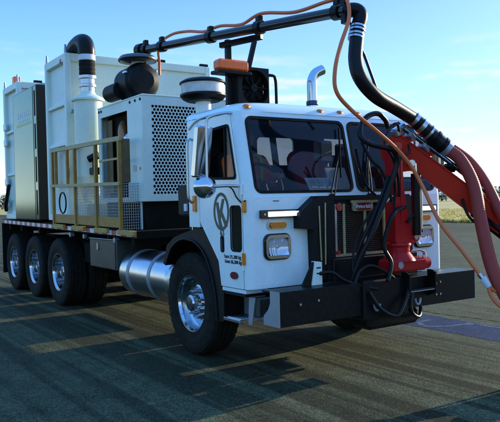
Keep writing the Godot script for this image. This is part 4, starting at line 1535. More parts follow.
func front_kit(c: Node3D) -> void:
	var st: SurfaceTool
	for s in [-1.0, 1.0]: lamp_unit(c, s)
	# dark guard round the grille
	st = sb()
	slab(st, pv([[-0.77, 1.47], [-0.56, 1.625], [-0.35, 1.625], [-0.35, 0.84], [-0.60, 0.84], [-0.61, 1.315], [-0.77, 1.33]]), front_at(-0.428), 0.10)
	slab(st, pv([[0.66, 1.625], [0.70, 1.60], [0.70, 0.84], [0.60, 0.84], [0.60, 1.625]]), front_at(-0.428), 0.10)
	slab(st, pv([[-0.3495, 1.585], [0.5995, 1.585], [0.5995, 1.625], [-0.3495, 1.625]]), front_at(-0.428), 0.10)
	put(st, "grille_guard", M.plastic, c)
	st = sb()
	for e in [[-0.545, 1.53, -0.53, 1.02], [-0.47, 1.56, -0.48, 0.98]]:
		tube(st, v3([[e[0], e[1], -0.325], [(e[0] + e[2]) / 2 - 0.01, (e[1] + e[3]) / 2, -0.315], [e[2], e[3], -0.325]]), 0.008, 6)
	put(st, "guard_cable", M.beige, c)
	st = sb()
	span(st, -0.348, 0.598, 1.05, 1.583, -0.428, -0.41, 0.002)
	put(st, "grille_back", M.interior, c)
	for i in 24:
		st = sb()
		cbox(st, Vector3(0.125, 1.075 + i * 0.0195, -0.385), Vector3(0.93, 0.004, 0.034), 0.001, Basis(Vector3.RIGHT, 0.5))
		put(st, "grille_slat", M.slat, c)
	for e in [[-0.325, 0.035, M.steel], [-0.215, 0.028, M.beige], [0.06, 0.030, M.beige], [0.32, 0.03, M.beige], [0.57, 0.04, M.steel]]:
		st = sb()
		span(st, e[0] - e[1] / 2, e[0] + e[1] / 2, 1.05, 1.545, -0.366, -0.345, 0.004)
		put(st, "grille_bar", e[2], c)
	st = sb()
	span(st, -0.12, 0.598, 1.548, 1.578, -0.372, -0.340, 0.004)
	slab(st, rrect(0.02, 1.515, 0.27, 0.09, 0.02), front_at(-0.352), 0.018)
	put(st, "grille_header", M.beige, c)
	st = sb()
	span(st, -0.348, 0.598, 1.035, 1.062, -0.372, -0.335, 0.004)
	put(st, "grille_sill", M.beige, c)
	st = sb()
	slab(st, rrect(0.025, 1.515, 0.215, 0.074, 0.036), front_at(-0.336), 0.010)
	put(st, "emblem_rim", M.chrome, c)
	st = sb()
	slab(st, rrect(0.025, 1.515, 0.195, 0.058, 0.028), front_at(-0.328), 0.004)
	put(st, "emblem", M.badge_red, c)
	letters("Peterbilt", 0.034, M.tape_white, Transform3D(Basis.IDENTITY, Vector3(0.025, 1.513, -0.3225)), "emblem_script", c, true, true)
	st = sb()
	cyl(st, Vector3(-0.285, 1.515, -0.40), Vector3(-0.285, 1.515, -0.335), 0.042, 0.038, 18)
	put(st, "round_lamp", M.red_lens, c)
	st = sb()
	cyl(st, Vector3(-0.31, 1.08, -0.35), Vector3(-0.31, 1.08, -0.325), 0.022, -1, 12)
	put(st, "small_red_lamp", M.red_lens, c)
	# small maker's plate, rivets and lower trim
	st = sb()
	span(st, -1.0, -0.93, 1.585, 1.592, -0.431, -0.427, 0.001)
	put(st, "wash_nozzle", M.plastic, c)

func cab_fittings(c: Node3D) -> void:
	var st: SurfaceTool
	# roof marker lamps
	for x in [-1.13, -0.26, 0.0, 0.24, 1.13]:
		st = sb()
		lathe(st, [Vector2(0.050, 0.0), Vector2(0.047, 0.016), Vector2(0.033, 0.025), Vector2(0.001, 0.028)], Transform3D(Basis(Vector3.RIGHT, 0.9) * Basis.from_scale(Vector3(0.95, 0.8, 0.40)), Vector3(x, 2.463, -0.625)), 16, true)
		put(st, "roof_marker_lamp", M.amber, c)
	# wipers: arms and blades lying over the panes
	for w in [[[-0.34, 1.62, -0.395], [-0.22, 1.87, -0.455], [-0.12, 2.06, -0.50], [-0.16, 1.80, -0.445], [-0.08, 2.30, -0.55]], [[0.16, 1.62, -0.395], [0.21, 1.84, -0.45], [0.25, 1.98, -0.485], [0.14, 1.72, -0.43], [0.30, 2.20, -0.53]]]:
		st = sb()
		tube(st, v3([w[0], w[1], w[2]]), 0.008, 6)
		tube(st, v3([[w[0][0] + 0.05, 1.62, -0.395], [w[1][0] + 0.03, w[1][1], w[1][2]], w[2]]), 0.006, 6)
		cyl(st, Vector3(w[0][0] + 0.025, 1.615, -0.43), Vector3(w[0][0] + 0.025, 1.62, -0.385), 0.025, -1, 12)
		put(st, "wiper_arm", M.black, c)
		st = sb()
		bar(st, Vector3(w[3][0], w[3][1], w[3][2]), Vector3(w[4][0], w[4][1], w[4][2]), 0.012, 0.02)
		put(st, "wiper_blade", M.black, c)
	# mirrors on tube arms
	for s in [-1.0, 1.0]:
		st = sb()
		tube(st, curve(v3([[s * 1.28, 2.40, -0.66], [s * 1.36, 2.395, -0.66], [s * 1.50, 2.355, -0.67], [s * 1.535, 2.30, -0.675], [s * 1.54, 2.05, -0.675], [s * 1.54, 1.78, -0.675], [s * 1.50, 1.735, -0.67], [s * 1.38, 1.735, -0.60], [s * 1.29, 1.73, -0.55]]), 0.04), 0.014, 10)
		put(st, "mirror_arm", M.steel, c)
		var mb := Basis(Vector3.UP, s * -0.35) * Basis(Vector3.RIGHT, 0.13)
		st = sb()
		cbox(st, Vector3(s * 1.555, 2.045, -0.730), Vector3(0.20, 0.46, 0.065), 0.025, mb)
		put(st, "mirror_housing", M.chrome, c)
		st = sb()
		cbox(st, Vector3(s * 1.555, 2.045, -0.730) + mb * Vector3(0, 0, -0.034), Vector3(0.17, 0.42, 0.004), 0.001, mb)
		put(st, "mirror_pane", M.reflector, c)
		st = sb()
		var cone := Transform3D(Basis(Vector3.RIGHT, PI / 2 + 0.1), Vector3(s * 1.535, 1.735, -0.735))
		lathe(st, [Vector2(0.108, -0.012), Vector2(0.110, 0.01), Vector2(0.098, 0.045), Vector2(0.070, 0.078), Vector2(0.035, 0.094), Vector2(0.001, 0.099)], cone, 28, true)
		put(st, "convex_mirror_shell", M.chrome, c)
		st = sb()
		lathe(st, [Vector2(0.001, -0.024), Vector2(0.06, -0.02), Vector2(0.105, -0.012)], cone, 28, true)
		put(st, "convex_mirror", M.reflector, c)
		st = sb()
		tube(st, curve(v3([[s * 1.45, 1.735, -0.66], [s * 1.33, 1.72, -0.62], [s * 1.295, 1.63, -0.58], [s * 1.292, 1.58, -0.50], [s * 1.285, 1.60, -0.45]]), 0.03), 0.007, 6)
		put(st, "mirror_cable", M.hose_black, c)
	# seats, steering wheel, monitor
	for x in [-0.80, 0.12, 0.72]:
		st = sb()
		cbox(st, Vector3(x, 1.46, -1.10), Vector3(0.46, 0.14, 0.46), 0.05)
		cbox(st, Vector3(x, 1.78, -1.335), Vector3(0.44, 0.62, 0.12), 0.05, Basis(Vector3.RIGHT, -0.12))
		cbox(st, Vector3(x, 2.14, -1.375), Vector3(0.24, 0.17, 0.09), 0.04)
		span(st, x - 0.18, x + 0.18, 1.30, 1.40, -1.28, -0.95, 0.02)
		span(st, x - 0.18, x + 0.18, 0.93, 1.30, -1.05, -0.95, 0.02)
		put(st, "seat", M.seat, c)
	st = sb()
	var sw := []
	var wb := Basis(Vector3.RIGHT, 0.95)
	for i in 33:
		var a := TAU * i / 32.0
		sw.append(Vector3(-0.80, 1.76, -0.86) + wb * Vector3(cos(a) * 0.215, sin(a) * 0.215, 0).rotated(Vector3.RIGHT, -PI / 2 + 0.2))
	tube(st, sw, 0.016, 8, false)
	put(st, "steering_wheel", M.interior, c)
	st = sb()
	cyl(st, Vector3(-0.80, 1.76, -0.86), Vector3(-0.80, 1.45, -0.74), 0.035, -1, 12)
	for k in 3:
		var a := k * TAU / 3
		tube(st, [Vector3(-0.80, 1.76, -0.86), Vector3(-0.80, 1.76, -0.86) + wb * Vector3(cos(a) * 0.215, sin(a) * 0.215, 0).rotated(Vector3.RIGHT, -PI / 2 + 0.2)], 0.012, 6)
	put(st, "steering_column", M.interior, c)
	st = sb()
	cbox(st, Vector3(-0.10, 2.08, -0.78), Vector3(0.24, 0.22, 0.09), 0.012, Basis(Vector3.UP, 0.35))
	put(st, "monitor", M.navy, c)
	st = sb()
	cyl(st, Vector3(-0.10, 2.19, -0.78), Vector3(-0.10, 2.41, -0.80), 0.014, -1, 8)
	put(st, "monitor_stalk", M.interior, c)
	st = sb()   # sun visor strip and rear grab handle
	span(st, -1.15, -0.06, 2.31, 2.40, -0.66, -0.64, 0.006)
	span(st, 0.10, 1.15, 2.31, 2.40, -0.66, -0.64, 0.006)
	put(st, "sun_visor", M.interior, c)

func bumper(T: Node3D) -> void:
	var b := holder("bumper", T)
	tag(b, "heavy black steel front bumper")
	var st := sb()
	span(st, -1.262, 1.262, 0.523, 0.821, -0.022, 0.0, 0.004)
	put(st, "face_plate", M.bumper_black, b)
	st = sb()
	span(st, -1.262, 1.262, 0.803, 0.820, -0.26, -0.0225, 0.003)
	put(st, "top_plate", M.black, b)
	for s in [-1.0, 1.0]:
		st = sb()
		slab(st, pv([[-0.0, 0.523], [-0.0, 0.822], [-0.13, 0.822], [-0.13, 0.72], [-0.16, 0.66], [-0.23, 0.60], [-0.23, 0.523]]), side_at(-1.2625 if s < 0 else 1.2705), 0.008)
		put(st, "end_plate", M.zinc, b)
	for e in [[-1.05, 0.70], [-0.85, 0.715], [-0.30, 0.60], [-0.22, 0.60], [-0.28, 0.70], [0.12, 0.72], [0.28, 0.62], [0.66, 0.73], [0.72, 0.74], [0.66, 0.62], [0.72, 0.62], [-0.05, 0.66], [0.20, 0.79]]:
		st = sb()
		cyl(st, Vector3(e[0], e[1], 0.0), Vector3(e[0], e[1], 0.012), 0.014, 0.012, 6)
		put(st, "bolt", M.steel, b)
	# carrier frame that holds the boom base
	st = sb()
	span(st, -0.42, 0.72, 0.50, 1.03, -0.40, -0.28, 0.01)
	put(st, "carrier_plate", M.black, b)
	st = sb()
	span(st, -0.34, 0.24, 0.47, 0.84, -0.28, 0.04, 0.02)
	span(st, -0.22, 0.46, 0.36, 0.52, -0.30, -0.03, 0.05)
	put(st, "winch_housing", M.black, b)
	st = sb()
	for x in [0.20, 0.56]:
		slab(st, pv([[0.0, 0.62], [0.10, 0.66], [0.10, 0.86], [0.06, 0.88], [0.0, 0.88]]), side_at(x), 0.018)
	span(st, 0.202, 0.542, 0.70, 0.715, 0.075, 0.095, 0.003)
	put(st, "step_bracket", M.black, b)
	st = sb()
	span(st, 0.21, 0.535, 0.690, 0.700, 0.02, 0.098, 0.002)
	put(st, "step_edge", M.zinc, b)
	# tow hook, shackle
	for x in [-0.20, 0.34]:
		st = sb()
		var p := []
		for i in 13:
			var a := PI * i / 12.0
			p.append(Vector3(x + cos(a) * 0.035, 0.62 - sin(a) * 0.06, 0.055))
		tube(st, p, 0.012, 8)
		put(st, "tow_shackle", M.zinc, b)
	# pale fuse box with two vents and its dark bracket
	st = sb()
	slab(st, pv([[-0.775, 0.822], [-0.655, 0.822], [-0.655, 1.025], [-0.735, 1.035]]), front_at(-0.22), 0.05)
	put(st, "vent_box", M.panel_cool, b)
	for y in [0.975, 0.925]:
		st = sb()
		cbox(st, Vector3(-0.695, y, -0.169), Vector3(0.05, 0.012, 0.006), 0.001)
		put(st, "vent_slot", M.black, b)
	st = sb()
	slab(st, pv([[-0.87, 0.822], [-0.778, 0.822], [-0.74, 1.03]]), front_at(-0.21), 0.03)
	put(st, "vent_bracket", M.black, b)

func near_side_steps(T: Node3D) -> void:
	for s in [-1.0, 1.0]:
		var n := holder("cab_step", T)
		var st := sb()
		span(st, s * 1.02, s * 1.275, 0.755, 0.792, -0.90, -0.50, 0.006)
		put(st, "sill_ledge", M.paint, n)
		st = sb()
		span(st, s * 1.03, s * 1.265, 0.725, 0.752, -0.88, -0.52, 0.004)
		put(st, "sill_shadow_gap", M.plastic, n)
		st = sb()
		span(st, s * 1.02, s * 1.035, 0.47, 0.724, -0.90, -0.55, 0.003)
		put(st, "back_plate", M.zinc, n)
		st = sb()
		slab(st, pv([[-0.56, 0.47], [-0.54, 0.724], [-0.44, 0.724], [-0.50, 0.47]]), side_at(-1.20 if s < 0 else 1.21), 0.012)
		put(st, "side_plate", M.zinc, n)
		st = sb()
		span(st, s * 1.03, s * 1.27, 0.475, 0.505, -0.90, -0.62, 0.004)
		for i in 6:
			span(st, s * (1.05 + i * 0.036), s * (1.062 + i * 0.036), 0.505, 0.513, -0.89, -0.63, 0.001)
		put(st, "step_tread", M.aluminium, n)
		st = sb()
		span(st, s * 1.05, s * 1.20, 0.55, 0.72, -0.52, -0.40, 0.01)
		put(st, "hanger_box", M.box_grey, n)

func frame_behind_cab(T: Node3D) -> void:
	var f := holder("boom_frame", T)
	tag(f, "black frame behind the cab carrying the overhead pipe")
	var st := sb()
	bar(st, Vector3(-0.46, 1.1, -2.0), Vector3(-0.45, 3.44, -2.0), 0.06, 0.06)
	put(st, "upright", M.black, f)
	st = sb()
	bar(st, Vector3(-0.35, 2.55, -2.0), Vector3(-0.10, 3.46, -1.97), 0.05, 0.05)
	put(st, "brace", M.black, f)
	st = sb()
	bar(st, Vector3(-0.50, 3.385, -2.08), Vector3(-0.29, 3.40, -1.55), 0.06, 0.06)
	put(st, "cradle_beam", M.black, f)
	st = sb()
	bar(st, Vector3(0.35, 1.1, -2.05), Vector3(0.10, 2.70, -2.0), 0.06, 0.06)
	put(st, "brace", M.black, f)
	st = sb()
	tube(st, curve(v3([[0.04, 3.06, -1.92], [0.10, 3.06, -1.90], [0.14, 3.0, -1.90], [0.145, 2.62, -1.90]]), 0.04), 0.018, 8)
	put(st, "coolant_pipe", M.black, f)

	var k := holder("hydraulic_cooler", T)
	st = sb()
	slab(st, pv([[-0.40, 2.62], [0.03, 2.62], [0.03, 3.13], [-0.40, 3.13]]), front_at(-1.98), 0.10, [rrect(-0.165, 2.90, 0.36, 0.40, 0.17, 8)])
	put(st, "fan_shroud", M.plastic, k)
	st = sb()
	span(st, -0.39, 0.02, 2.63, 3.12, -2.06, -1.985, 0.005)
	put(st, "cooler_core", M.under, k)
	for i in 8:
		st = sb()
		var a := TAU * i / 8.0
		var d := Vector3(cos(a), sin(a), 0)
		cbox(st, Vector3(-0.165, 2.90, -1.93) + d * 0.10, Vector3(0.13, 0.045, 0.006), 0.001, Basis(d, Vector3(-d.y, d.x, 0), Vector3(0, 0, 1)) * Basis(Vector3.RIGHT, 0.5))
		put(st, "fan_blade", M.under, k)
	st = sb()
	cyl(st, Vector3(-0.165, 2.90, -1.95), Vector3(-0.165, 2.90, -1.90), 0.045, -1, 16)
	for i in 6:
		var a := TAU * i / 6.0
		if i % 2 == 0: tube(st, [Vector3(-0.165, 2.90, -1.885), Vector3(-0.165 + cos(a) * 0.18, 2.90 + sin(a) * 0.19, -1.885)], 0.004, 5)
	put(st, "fan_guard", M.plastic, k)

	var bl := holder("amber_beacon", T)
	st = sb()
	span(st, -0.71, -0.27, 3.015, 3.053, -1.97, -1.79, 0.006)
	put(st, "beacon_base", M.black, bl)
	st = sb()
	cbox(st, Vector3(-0.49, 3.117, -1.88), Vector3(0.40, 0.125, 0.15), 0.025)
	put(st, "beacon_lens", M.orange_lens, bl)
	st = sb()
	for x in [-0.60, -0.49, -0.38]:
		span(st, x - 0.004, x + 0.004, 3.068, 3.168, -1.806, -1.802, 0.001)
	put(st, "lens_rib", M.amber, bl)

	var ex := holder("exhaust_stack", T)
	st = sb()
	tube(st, curve(v3([[0.69, 1.3, -1.9], [0.69, 2.4, -1.9], [0.69, 2.95, -1.9], [0.70, 3.06, -1.9], [0.745, 3.14, -1.89], [0.84, 3.19, -1.87]]), 0.03), 0.062, 20, false)
	put(st, "stack_pipe", M.chrome, ex)
	st = sb()
	lathe(st, [Vector2(0.066, 2.74), Vector2(0.075, 2.75), Vector2(0.075, 2.79), Vector2(0.066, 2.80)], Transform3D(Basis.IDENTITY, Vector3(0.69, 0, -1.9)), 20)
	put(st, "stack_clamp", M.navy, ex)
	# junk between cab and enclosure, on the near side
	var bx := holder("control_box", T)
	st = sb()
	span(st, -1.16, -0.98, 1.45, 1.78, -1.98, -1.60, 0.02)
	put(st, "housing", M.plastic, bx)
	st = sb()
	span(st, -1.185, -1.16, 1.50, 1.58, -1.80, -1.74, 0.01)
	put(st, "connector", M.pale_print, bx)
	st = sb()
	cyl(st, Vector3(-1.08, 1.40, -1.66), Vector3(-1.18, 1.40, -1.64), 0.035, -1, 12)
	put(st, "yellow_cap", M.vest_lime, bx)
	st = sb()
	tube(st, curve(v3([[-1.12, 1.45, -1.62], [-1.22, 1.40, -1.56], [-1.25, 1.30, -1.52]]), 0.03), 0.012, 6)
	tube(st, curve(v3([[-1.10, 1.78, -1.75], [-1.12, 1.92, -1.68], [-1.05, 2.0, -1.60]]), 0.03), 0.014, 6)
	put(st, "cable", M.hose_black, bx)

func boom(T: Node3D) -> void:
	var st: SurfaceTool
	var b := holder("overhead_pipe", T)
	tag(b, "black overhead suction pipe above the cab")
	var a := Vector3(-0.76, 3.61, -3.60)
	var e := Vector3(-0.41, 3.295, -0.04)
	st = sb()
	cyl(st, a, e, 0.052, -1, 20)
	put(st, "pipe", M.gloss_black, b)
	var d := (e - a).normalized()
	for t in [0.02, 0.13, 0.42, 0.66, 0.97]:
		var p := a.lerp(e, t)
		st = sb()
		cyl(st, p - d * 0.04, p + d * 0.04, 0.072, -1, 16)
		cbox(st, p + Vector3(0, 0.09, 0), Vector3(0.06, 0.06, 0.07), 0.008)
		put(st, "pipe_clamp", M.black, b)
	st = sb()
	cyl(st, a - d * 0.10, a, 0.09, -1, 18)
	put(st, "pipe_end", M.black, b)
	st = sb()
	bar(st, e + Vector3(-0.01, -0.12, 0.0), e + Vector3(0.0, 0.20, -0.02), 0.07, 0.06)
	put(st, "end_post", M.black, b)
	st = sb()
	tube(st, curve([e - d * 0.02, e + Vector3(0.05, 0.0, 0.05), e + Vector3(0.09, -0.02, 0.07), e + Vector3(0.095, -0.07, 0.08), e + Vector3(0.07, -0.14, 0.08)], 0.02), 0.066, 18)
	put(st, "end_elbow", M.black, b)
	st = sb()
	tube(st, v3([[-0.13, 2.95, -0.12], [0.06, 2.56, -0.12]]), 0.015, 8)
	tube(st, v3([[-0.36, 3.20, -0.05], [-0.13, 2.95, -0.12]]), 0.012, 8)
	put(st, "stay_rod", M.navy, b)

	# suction hose: black rubber, collars, then ribbed red hose down to the nozzle
	var h := holder("suction_hose", T)
	st = sb()
	ribbed(st, v3([[-0.335, 3.17, 0.03], [-0.36, 3.06, 0.04], [-0.405, 2.83, 0.06], [-0.385, 2.66, 0.10], [-0.21, 2.52, 0.10], [0.11, 2.44, 0.03], [0.43, 2.345, -0.02]]), 0.066, 0.022, 0.0025, 18)
	put(st, "black_hose", M.hose_black, h)
	st = sb()
	for y in [3.13, 3.10, 3.06, 3.03]:
		cyl(st, Vector3(-0.345 + (y - 3.13) * 0.25, y + 0.012, 0.035), Vector3(-0.350 + (y - 3.13) * 0.25, y - 0.006, 0.037), 0.073, -1, 20)
	put(st, "hose_clamp", M.steel, h)
	var c0 := Vector3(0.40, 2.36, -0.02)
	var c1 := Vector3(0.725, 2.04, 0.135)
	var k := 0
	for t in [[0.02, 0.10, 0.078, "steel"], [0.11, 0.20, 0.072, "black"], [0.21, 0.30, 0.082, "steel"], [0.31, 0.42, 0.074, "hose_black"], [0.43, 0.48, 0.086, "steel"], [0.49, 0.60, 0.076, "hose_black"], [0.61, 0.66, 0.088, "black"], [0.67, 0.80, 0.080, "hose_black"], [0.81, 0.88, 0.090, "black"], [0.89, 1.0, 0.078, "zinc"]]:
		st = sb()
		cyl(st, c0.lerp(c1, t[0]), c0.lerp(c1, t[1]), t[2], -1, 22)
		put(st, "collar", M[t[3]], h)
	st = sb()
	cyl(st, c0.lerp(c1, 0.1), c0.lerp(c1, 0.95), 0.064, -1, 16)
	put(st, "coupling_pipe", M.hose_black, h)
	st = sb()
	ribbed(st, v3([[0.70, 2.055, 0.125], [0.77, 1.945, 0.24], [0.76, 1.69, 0.40], [0.66, 1.36, 0.55], [0.56, 0.99, 0.72], [0.52, 0.77, 0.86], [0.58, 0.54, 0.99], [0.76, 0.34, 1.16], [1.02, 0.36, 1.28], [1.28, 0.46, 1.34]]), 0.062, 0.022, 0.004, 18)
	put(st, "red_hose", M.hose_red, h)
	st = sb()
	ribbed(st, v3([[0.92, 2.07, 0.02], [1.01, 1.93, 0.16], [0.98, 1.72, 0.36], [0.93, 1.43, 0.56], [0.90, 1.17, 0.74], [0.95, 0.77, 0.95], [1.06, 0.40, 1.12], [1.20, 0.12, 1.20]]), 0.055, 0.022, 0.004, 18)
	tube(st, curve(v3([[0.72, 2.05, -0.12], [0.83, 2.09, -0.06], [0.92, 2.07, 0.02]]), 0.03), 0.058, 14)
	put(st, "second_red_hose", M.hose_red, h)

	# thin air hose along the pipe, across the windshield and down to the coupling
	var r := holder("air_hose", T)
	st = sb()
	tube(st, curve(v3([[-0.52, 3.30, -3.62], [-0.53, 3.46, -3.60], [-0.60, 3.66, -3.45], [-0.60, 3.72, -3.1], [-0.56, 3.69, -2.75], [-0.55, 3.60, -2.35], [-0.52, 3.60, -2.05], [-0.49, 3.53, -1.65], [-0.50, 3.55, -1.25], [-0.45, 3.45, -0.75], [-0.42, 3.44, -0.30], [-0.42, 3.40, -0.04], [-0.47, 3.20, 0.06], [-0.61, 2.94, 0.10], [-0.70, 2.71, 0.12], [-0.69, 2.52, 0.12], [-0.52, 2.37, 0.12], [-0.25, 2.20, 0.14], [-0.02, 2.05, 0.15], [0.14, 1.89, 0.18], [0.23, 1.69, 0.24], [0.25, 1.36, 0.42], [0.32, 1.11, 0.60], [0.39, 0.89, 0.74]]), 0.03), 0.018, 10)
	put(st, "hose", M.hose_air, r)
	st = sb()
	cyl(st, Vector3(0.383, 0.905, 0.73), Vector3(0.40, 0.862, 0.755), 0.022, -1, 12)
	put(st, "hose_tail", M.steel, r)
	st = sb()
	cyl(st, Vector3(0.40, 0.865, 0.755), Vector3(0.437, 0.79, 0.79), 0.034, 0.028, 14)
	put(st, "coupling", M.tape_white, r)
	st = sb()
	tube(st, curve(v3([[0.435, 0.795, 0.79], [0.47, 0.755, 0.82], [0.51, 0.73, 0.86], [0.65, 0.62, 0.95], [0.95, 0.12, 1.1], [1.25, 0.03, 1.02]]), 0.03), 0.017, 8)
	tube(st, curve(v3([[0.435, 0.790, 0.79], [0.435, 0.72, 0.81], [0.45, 0.65, 0.86], [0.52, 0.50, 1.0], [0.80, 0.06, 1.2], [1.05, 0.03, 1.15]]), 0.03), 0.017, 8)
	put(st, "branch_hose", M.hose_air, r)

	# red mast, arm and cylinder
	var m := holder("boom_mast", T)
	tag(m, "glossy red boom mast standing on the bumper")
	st = sb()
	slab(st, rounded([Vector2(0.165, 2.12), Vector2(0.27, 2.12), Vector2(0.275, 1.84), Vector2(0.295, 1.61), Vector2(0.36, 1.30), Vector2(0.46, 1.24), Vector2(0.50, 1.18), Vector2(0.40, 1.135), Vector2(0.155, 1.15)], 0.03, 3), front_at(-0.17), 0.13)
	put(st, "mast_column", M.red, m)
	st = sb()
	span(st, 0.235, 0.262, 1.34, 2.05, -0.045, -0.030, 0.004)
	put(st, "mast_rib", M.red, m)
	st = sb()
	lathe(st, [Vector2(0.115, 1.150), Vector2(0.12, 1.13), Vector2(0.105, 1.11), Vector2(0.105, 1.06), Vector2(0.15, 1.0), Vector2(0.16, 0.98)], Transform3D(Basis.IDENTITY, Vector3(0.27, 0, -0.11)), 28)
	put(st, "swivel_collar", M.red, m)
	st = sb()
	cbox(st, Vector3(0.315, 0.935, -0.11), Vector3(0.47, 0.125, 0.22), 0.022)
	put(st, "base_block", M.red, m)
	st = sb()
	cyl(st, Vector3(0.55, 0.935, -0.10), Vector3(0.65, 0.935, -0.10), 0.062, -1, 18)
	cyl(st, Vector3(0.65, 0.935, -0.10), Vector3(0.665, 0.935, -0.10), 0.048, -1, 18)
	put(st, "swivel_motor", M.red, m)
	st = sb()
	cyl(st, Vector3(0.175, 0.945, -0.002), Vector3(0.175, 0.945, 0.006), 0.036, -1, 20)
	put(st, "cover_disc", M.zinc, m)
	for x in [0.30, 0.46, 0.52]:
		st = sb()
		cyl(st, Vector3(x, 0.995, -0.02), Vector3(x, 1.02, -0.02), 0.014, -1, 8)
		put(st, "grease_nipple", M.steel, m)
	st = sb()
	tube(st, v3([[0.40, 1.065, -0.06], [0.50, 1.07, -0.05], [0.55, 1.05, -0.04]]), 0.011, 8)
	tube(st, v3([[0.55, 1.05, -0.04], [0.56, 0.99, -0.04]]), 0.016, 8)
	put(st, "pipe_fitting", M.steel, m)
	st = sb()
	cyl(st, Vector3(0.42, 1.205, -0.04), Vector3(0.42, 1.205, -0.015), 0.028, -1, 14)
	put(st, "pivot_pin", M.steel, m)

	var arm := holder("boom_arm", T)
	tag(arm, "orange red boom arm sloping down from the mast")
	var dir := Vector3(1, 0, 1).normalized()
	var ax := Transform3D(Basis(dir * 1.4142, Vector3.UP, dir.cross(Vector3.UP)), Vector3(0, 0, -0.52) - dir.cross(Vector3.UP) * 0.06)
	st = sb()
	slab(st, rounded([Vector2(0.22, 2.12), Vector2(0.345, 2.215), Vector2(0.84, 1.655), Vector2(1.0, 1.46), Vector2(1.0, 1.235), Vector2(0.875, 1.375), Vector2(0.63, 1.665), Vector2(0.505, 1.81), Vector2(0.44, 1.855), Vector2(0.36, 1.84), Vector2(0.24, 1.96)], 0.03, 3), ax, 0.12)
	put(st, "outer_arm", M.arm_red, arm)
	st = sb()   # top and bottom flange plates
	for s in [[Vector2(0.345, 2.224), Vector2(1.0, 1.470)], [Vector2(0.505, 1.802), Vector2(1.0, 1.226)]]:
		var p0 := Vector3(s[0].x, s[0].y, s[0].x - 0.52)
		var p1 := Vector3(s[1].x, s[1].y, s[1].x - 0.52)
		var dd := (p1 - p0).normalized()
		var side := dir.cross(Vector3.UP)
		cbox(st, (p0 + p1) / 2, Vector3((p1 - p0).length(), 0.014, 0.15), 0.003, Basis(dd, side.cross(dd).normalized(), side))
	put(st, "flange_plate", M.arm_red, arm)
	st = sb()
	var q0 := Vector3(0.86, 1.47, 0.34)
	var q1 := Vector3(1.50, 0.70, 0.98)
	bar(st, q0, q1, 0.16, 0.10, 0.01)
	put(st, "inner_arm", M.black, arm)
	st = sb()
	cyl(st, Vector3(0.41, 1.92, -0.08), Vector3(0.36, 1.92, 0.0), 0.034, -1, 16)
	put(st, "pivot_pin", M.steel, arm)
	st = sb()
	cbox(st, Vector3(0.31, 2.235, -0.14), Vector3(0.11, 0.09, 0.08), 0.015, Basis(Vector3(0, 0, 1), 0.5))
	cyl(st, Vector3(0.34, 2.27, -0.14), Vector3(0.39, 2.30, -0.12), 0.03, -1, 12)
	put(st, "valve_block", M.steel, arm)
	# hydraulic lines along the top of the arm
	for i in 3:
		st = sb()
		var off := Vector3(0, 0.03 + i * 0.028, -0.02 * i)
		tube(st, curve([Vector3(0.37, 2.25, -0.15) + off, Vector3(0.60, 1.99, 0.08) + off, Vector3(0.84, 1.70, 0.32) + off, Vector3(1.05, 1.44, 0.53) + off, Vector3(1.40, 1.04, 0.88) + off], 0.06), 0.013, 8)
		put(st, "hydraulic_line", [M.hose_black, M.steel, M.hose_black][i], arm)
	for t in [0.44, 0.53, 0.70]:
		st = sb()
		cbox(st, Vector3(t, 2.275 - (t - 0.36) * 1.20, t - 0.53), Vector3(0.09, 0.05, 0.10), 0.008, Basis(Vector3(0, 0, 1), -0.75))
		put(st, "line_clamp", M.zinc if t < 0.7 else M.black, arm)
	st = sb()
	tube(st, curve(v3([[0.72, 1.56, 0.30], [0.69, 1.47, 0.35], [0.70, 1.37, 0.41], [0.76, 1.32, 0.47], [0.86, 1.32, 0.50]]), 0.03), 0.014, 8)
	put(st, "cable_loop", M.hose_black, arm)

	var cy := holder("lift_cylinder", T)
	st = sb()
	cyl(st, Vector3(0.43, 1.22, -0.02), Vector3(0.425, 1.82, -0.02), 0.045, -1, 20)
	put(st, "barrel", M.black, cy)
	st = sb()
	cyl(st, Vector3(0.425, 1.82, -0.02), Vector3(0.42, 1.92, -0.02), 0.022, -1, 14)
	put(st, "rod", M.chrome, cy)
	st = sb()
	tube(st, v3([[0.478, 1.28, 0.0], [0.482, 1.55, 0.0], [0.478, 1.76, 0.0]]), 0.010, 8)
	put(st, "feed_pipe", M.steel, cy)

	# black hydraulic hoses looping over the mast and down to the winch housing
	var hy := holder("hydraulic_hose_bundle", T)
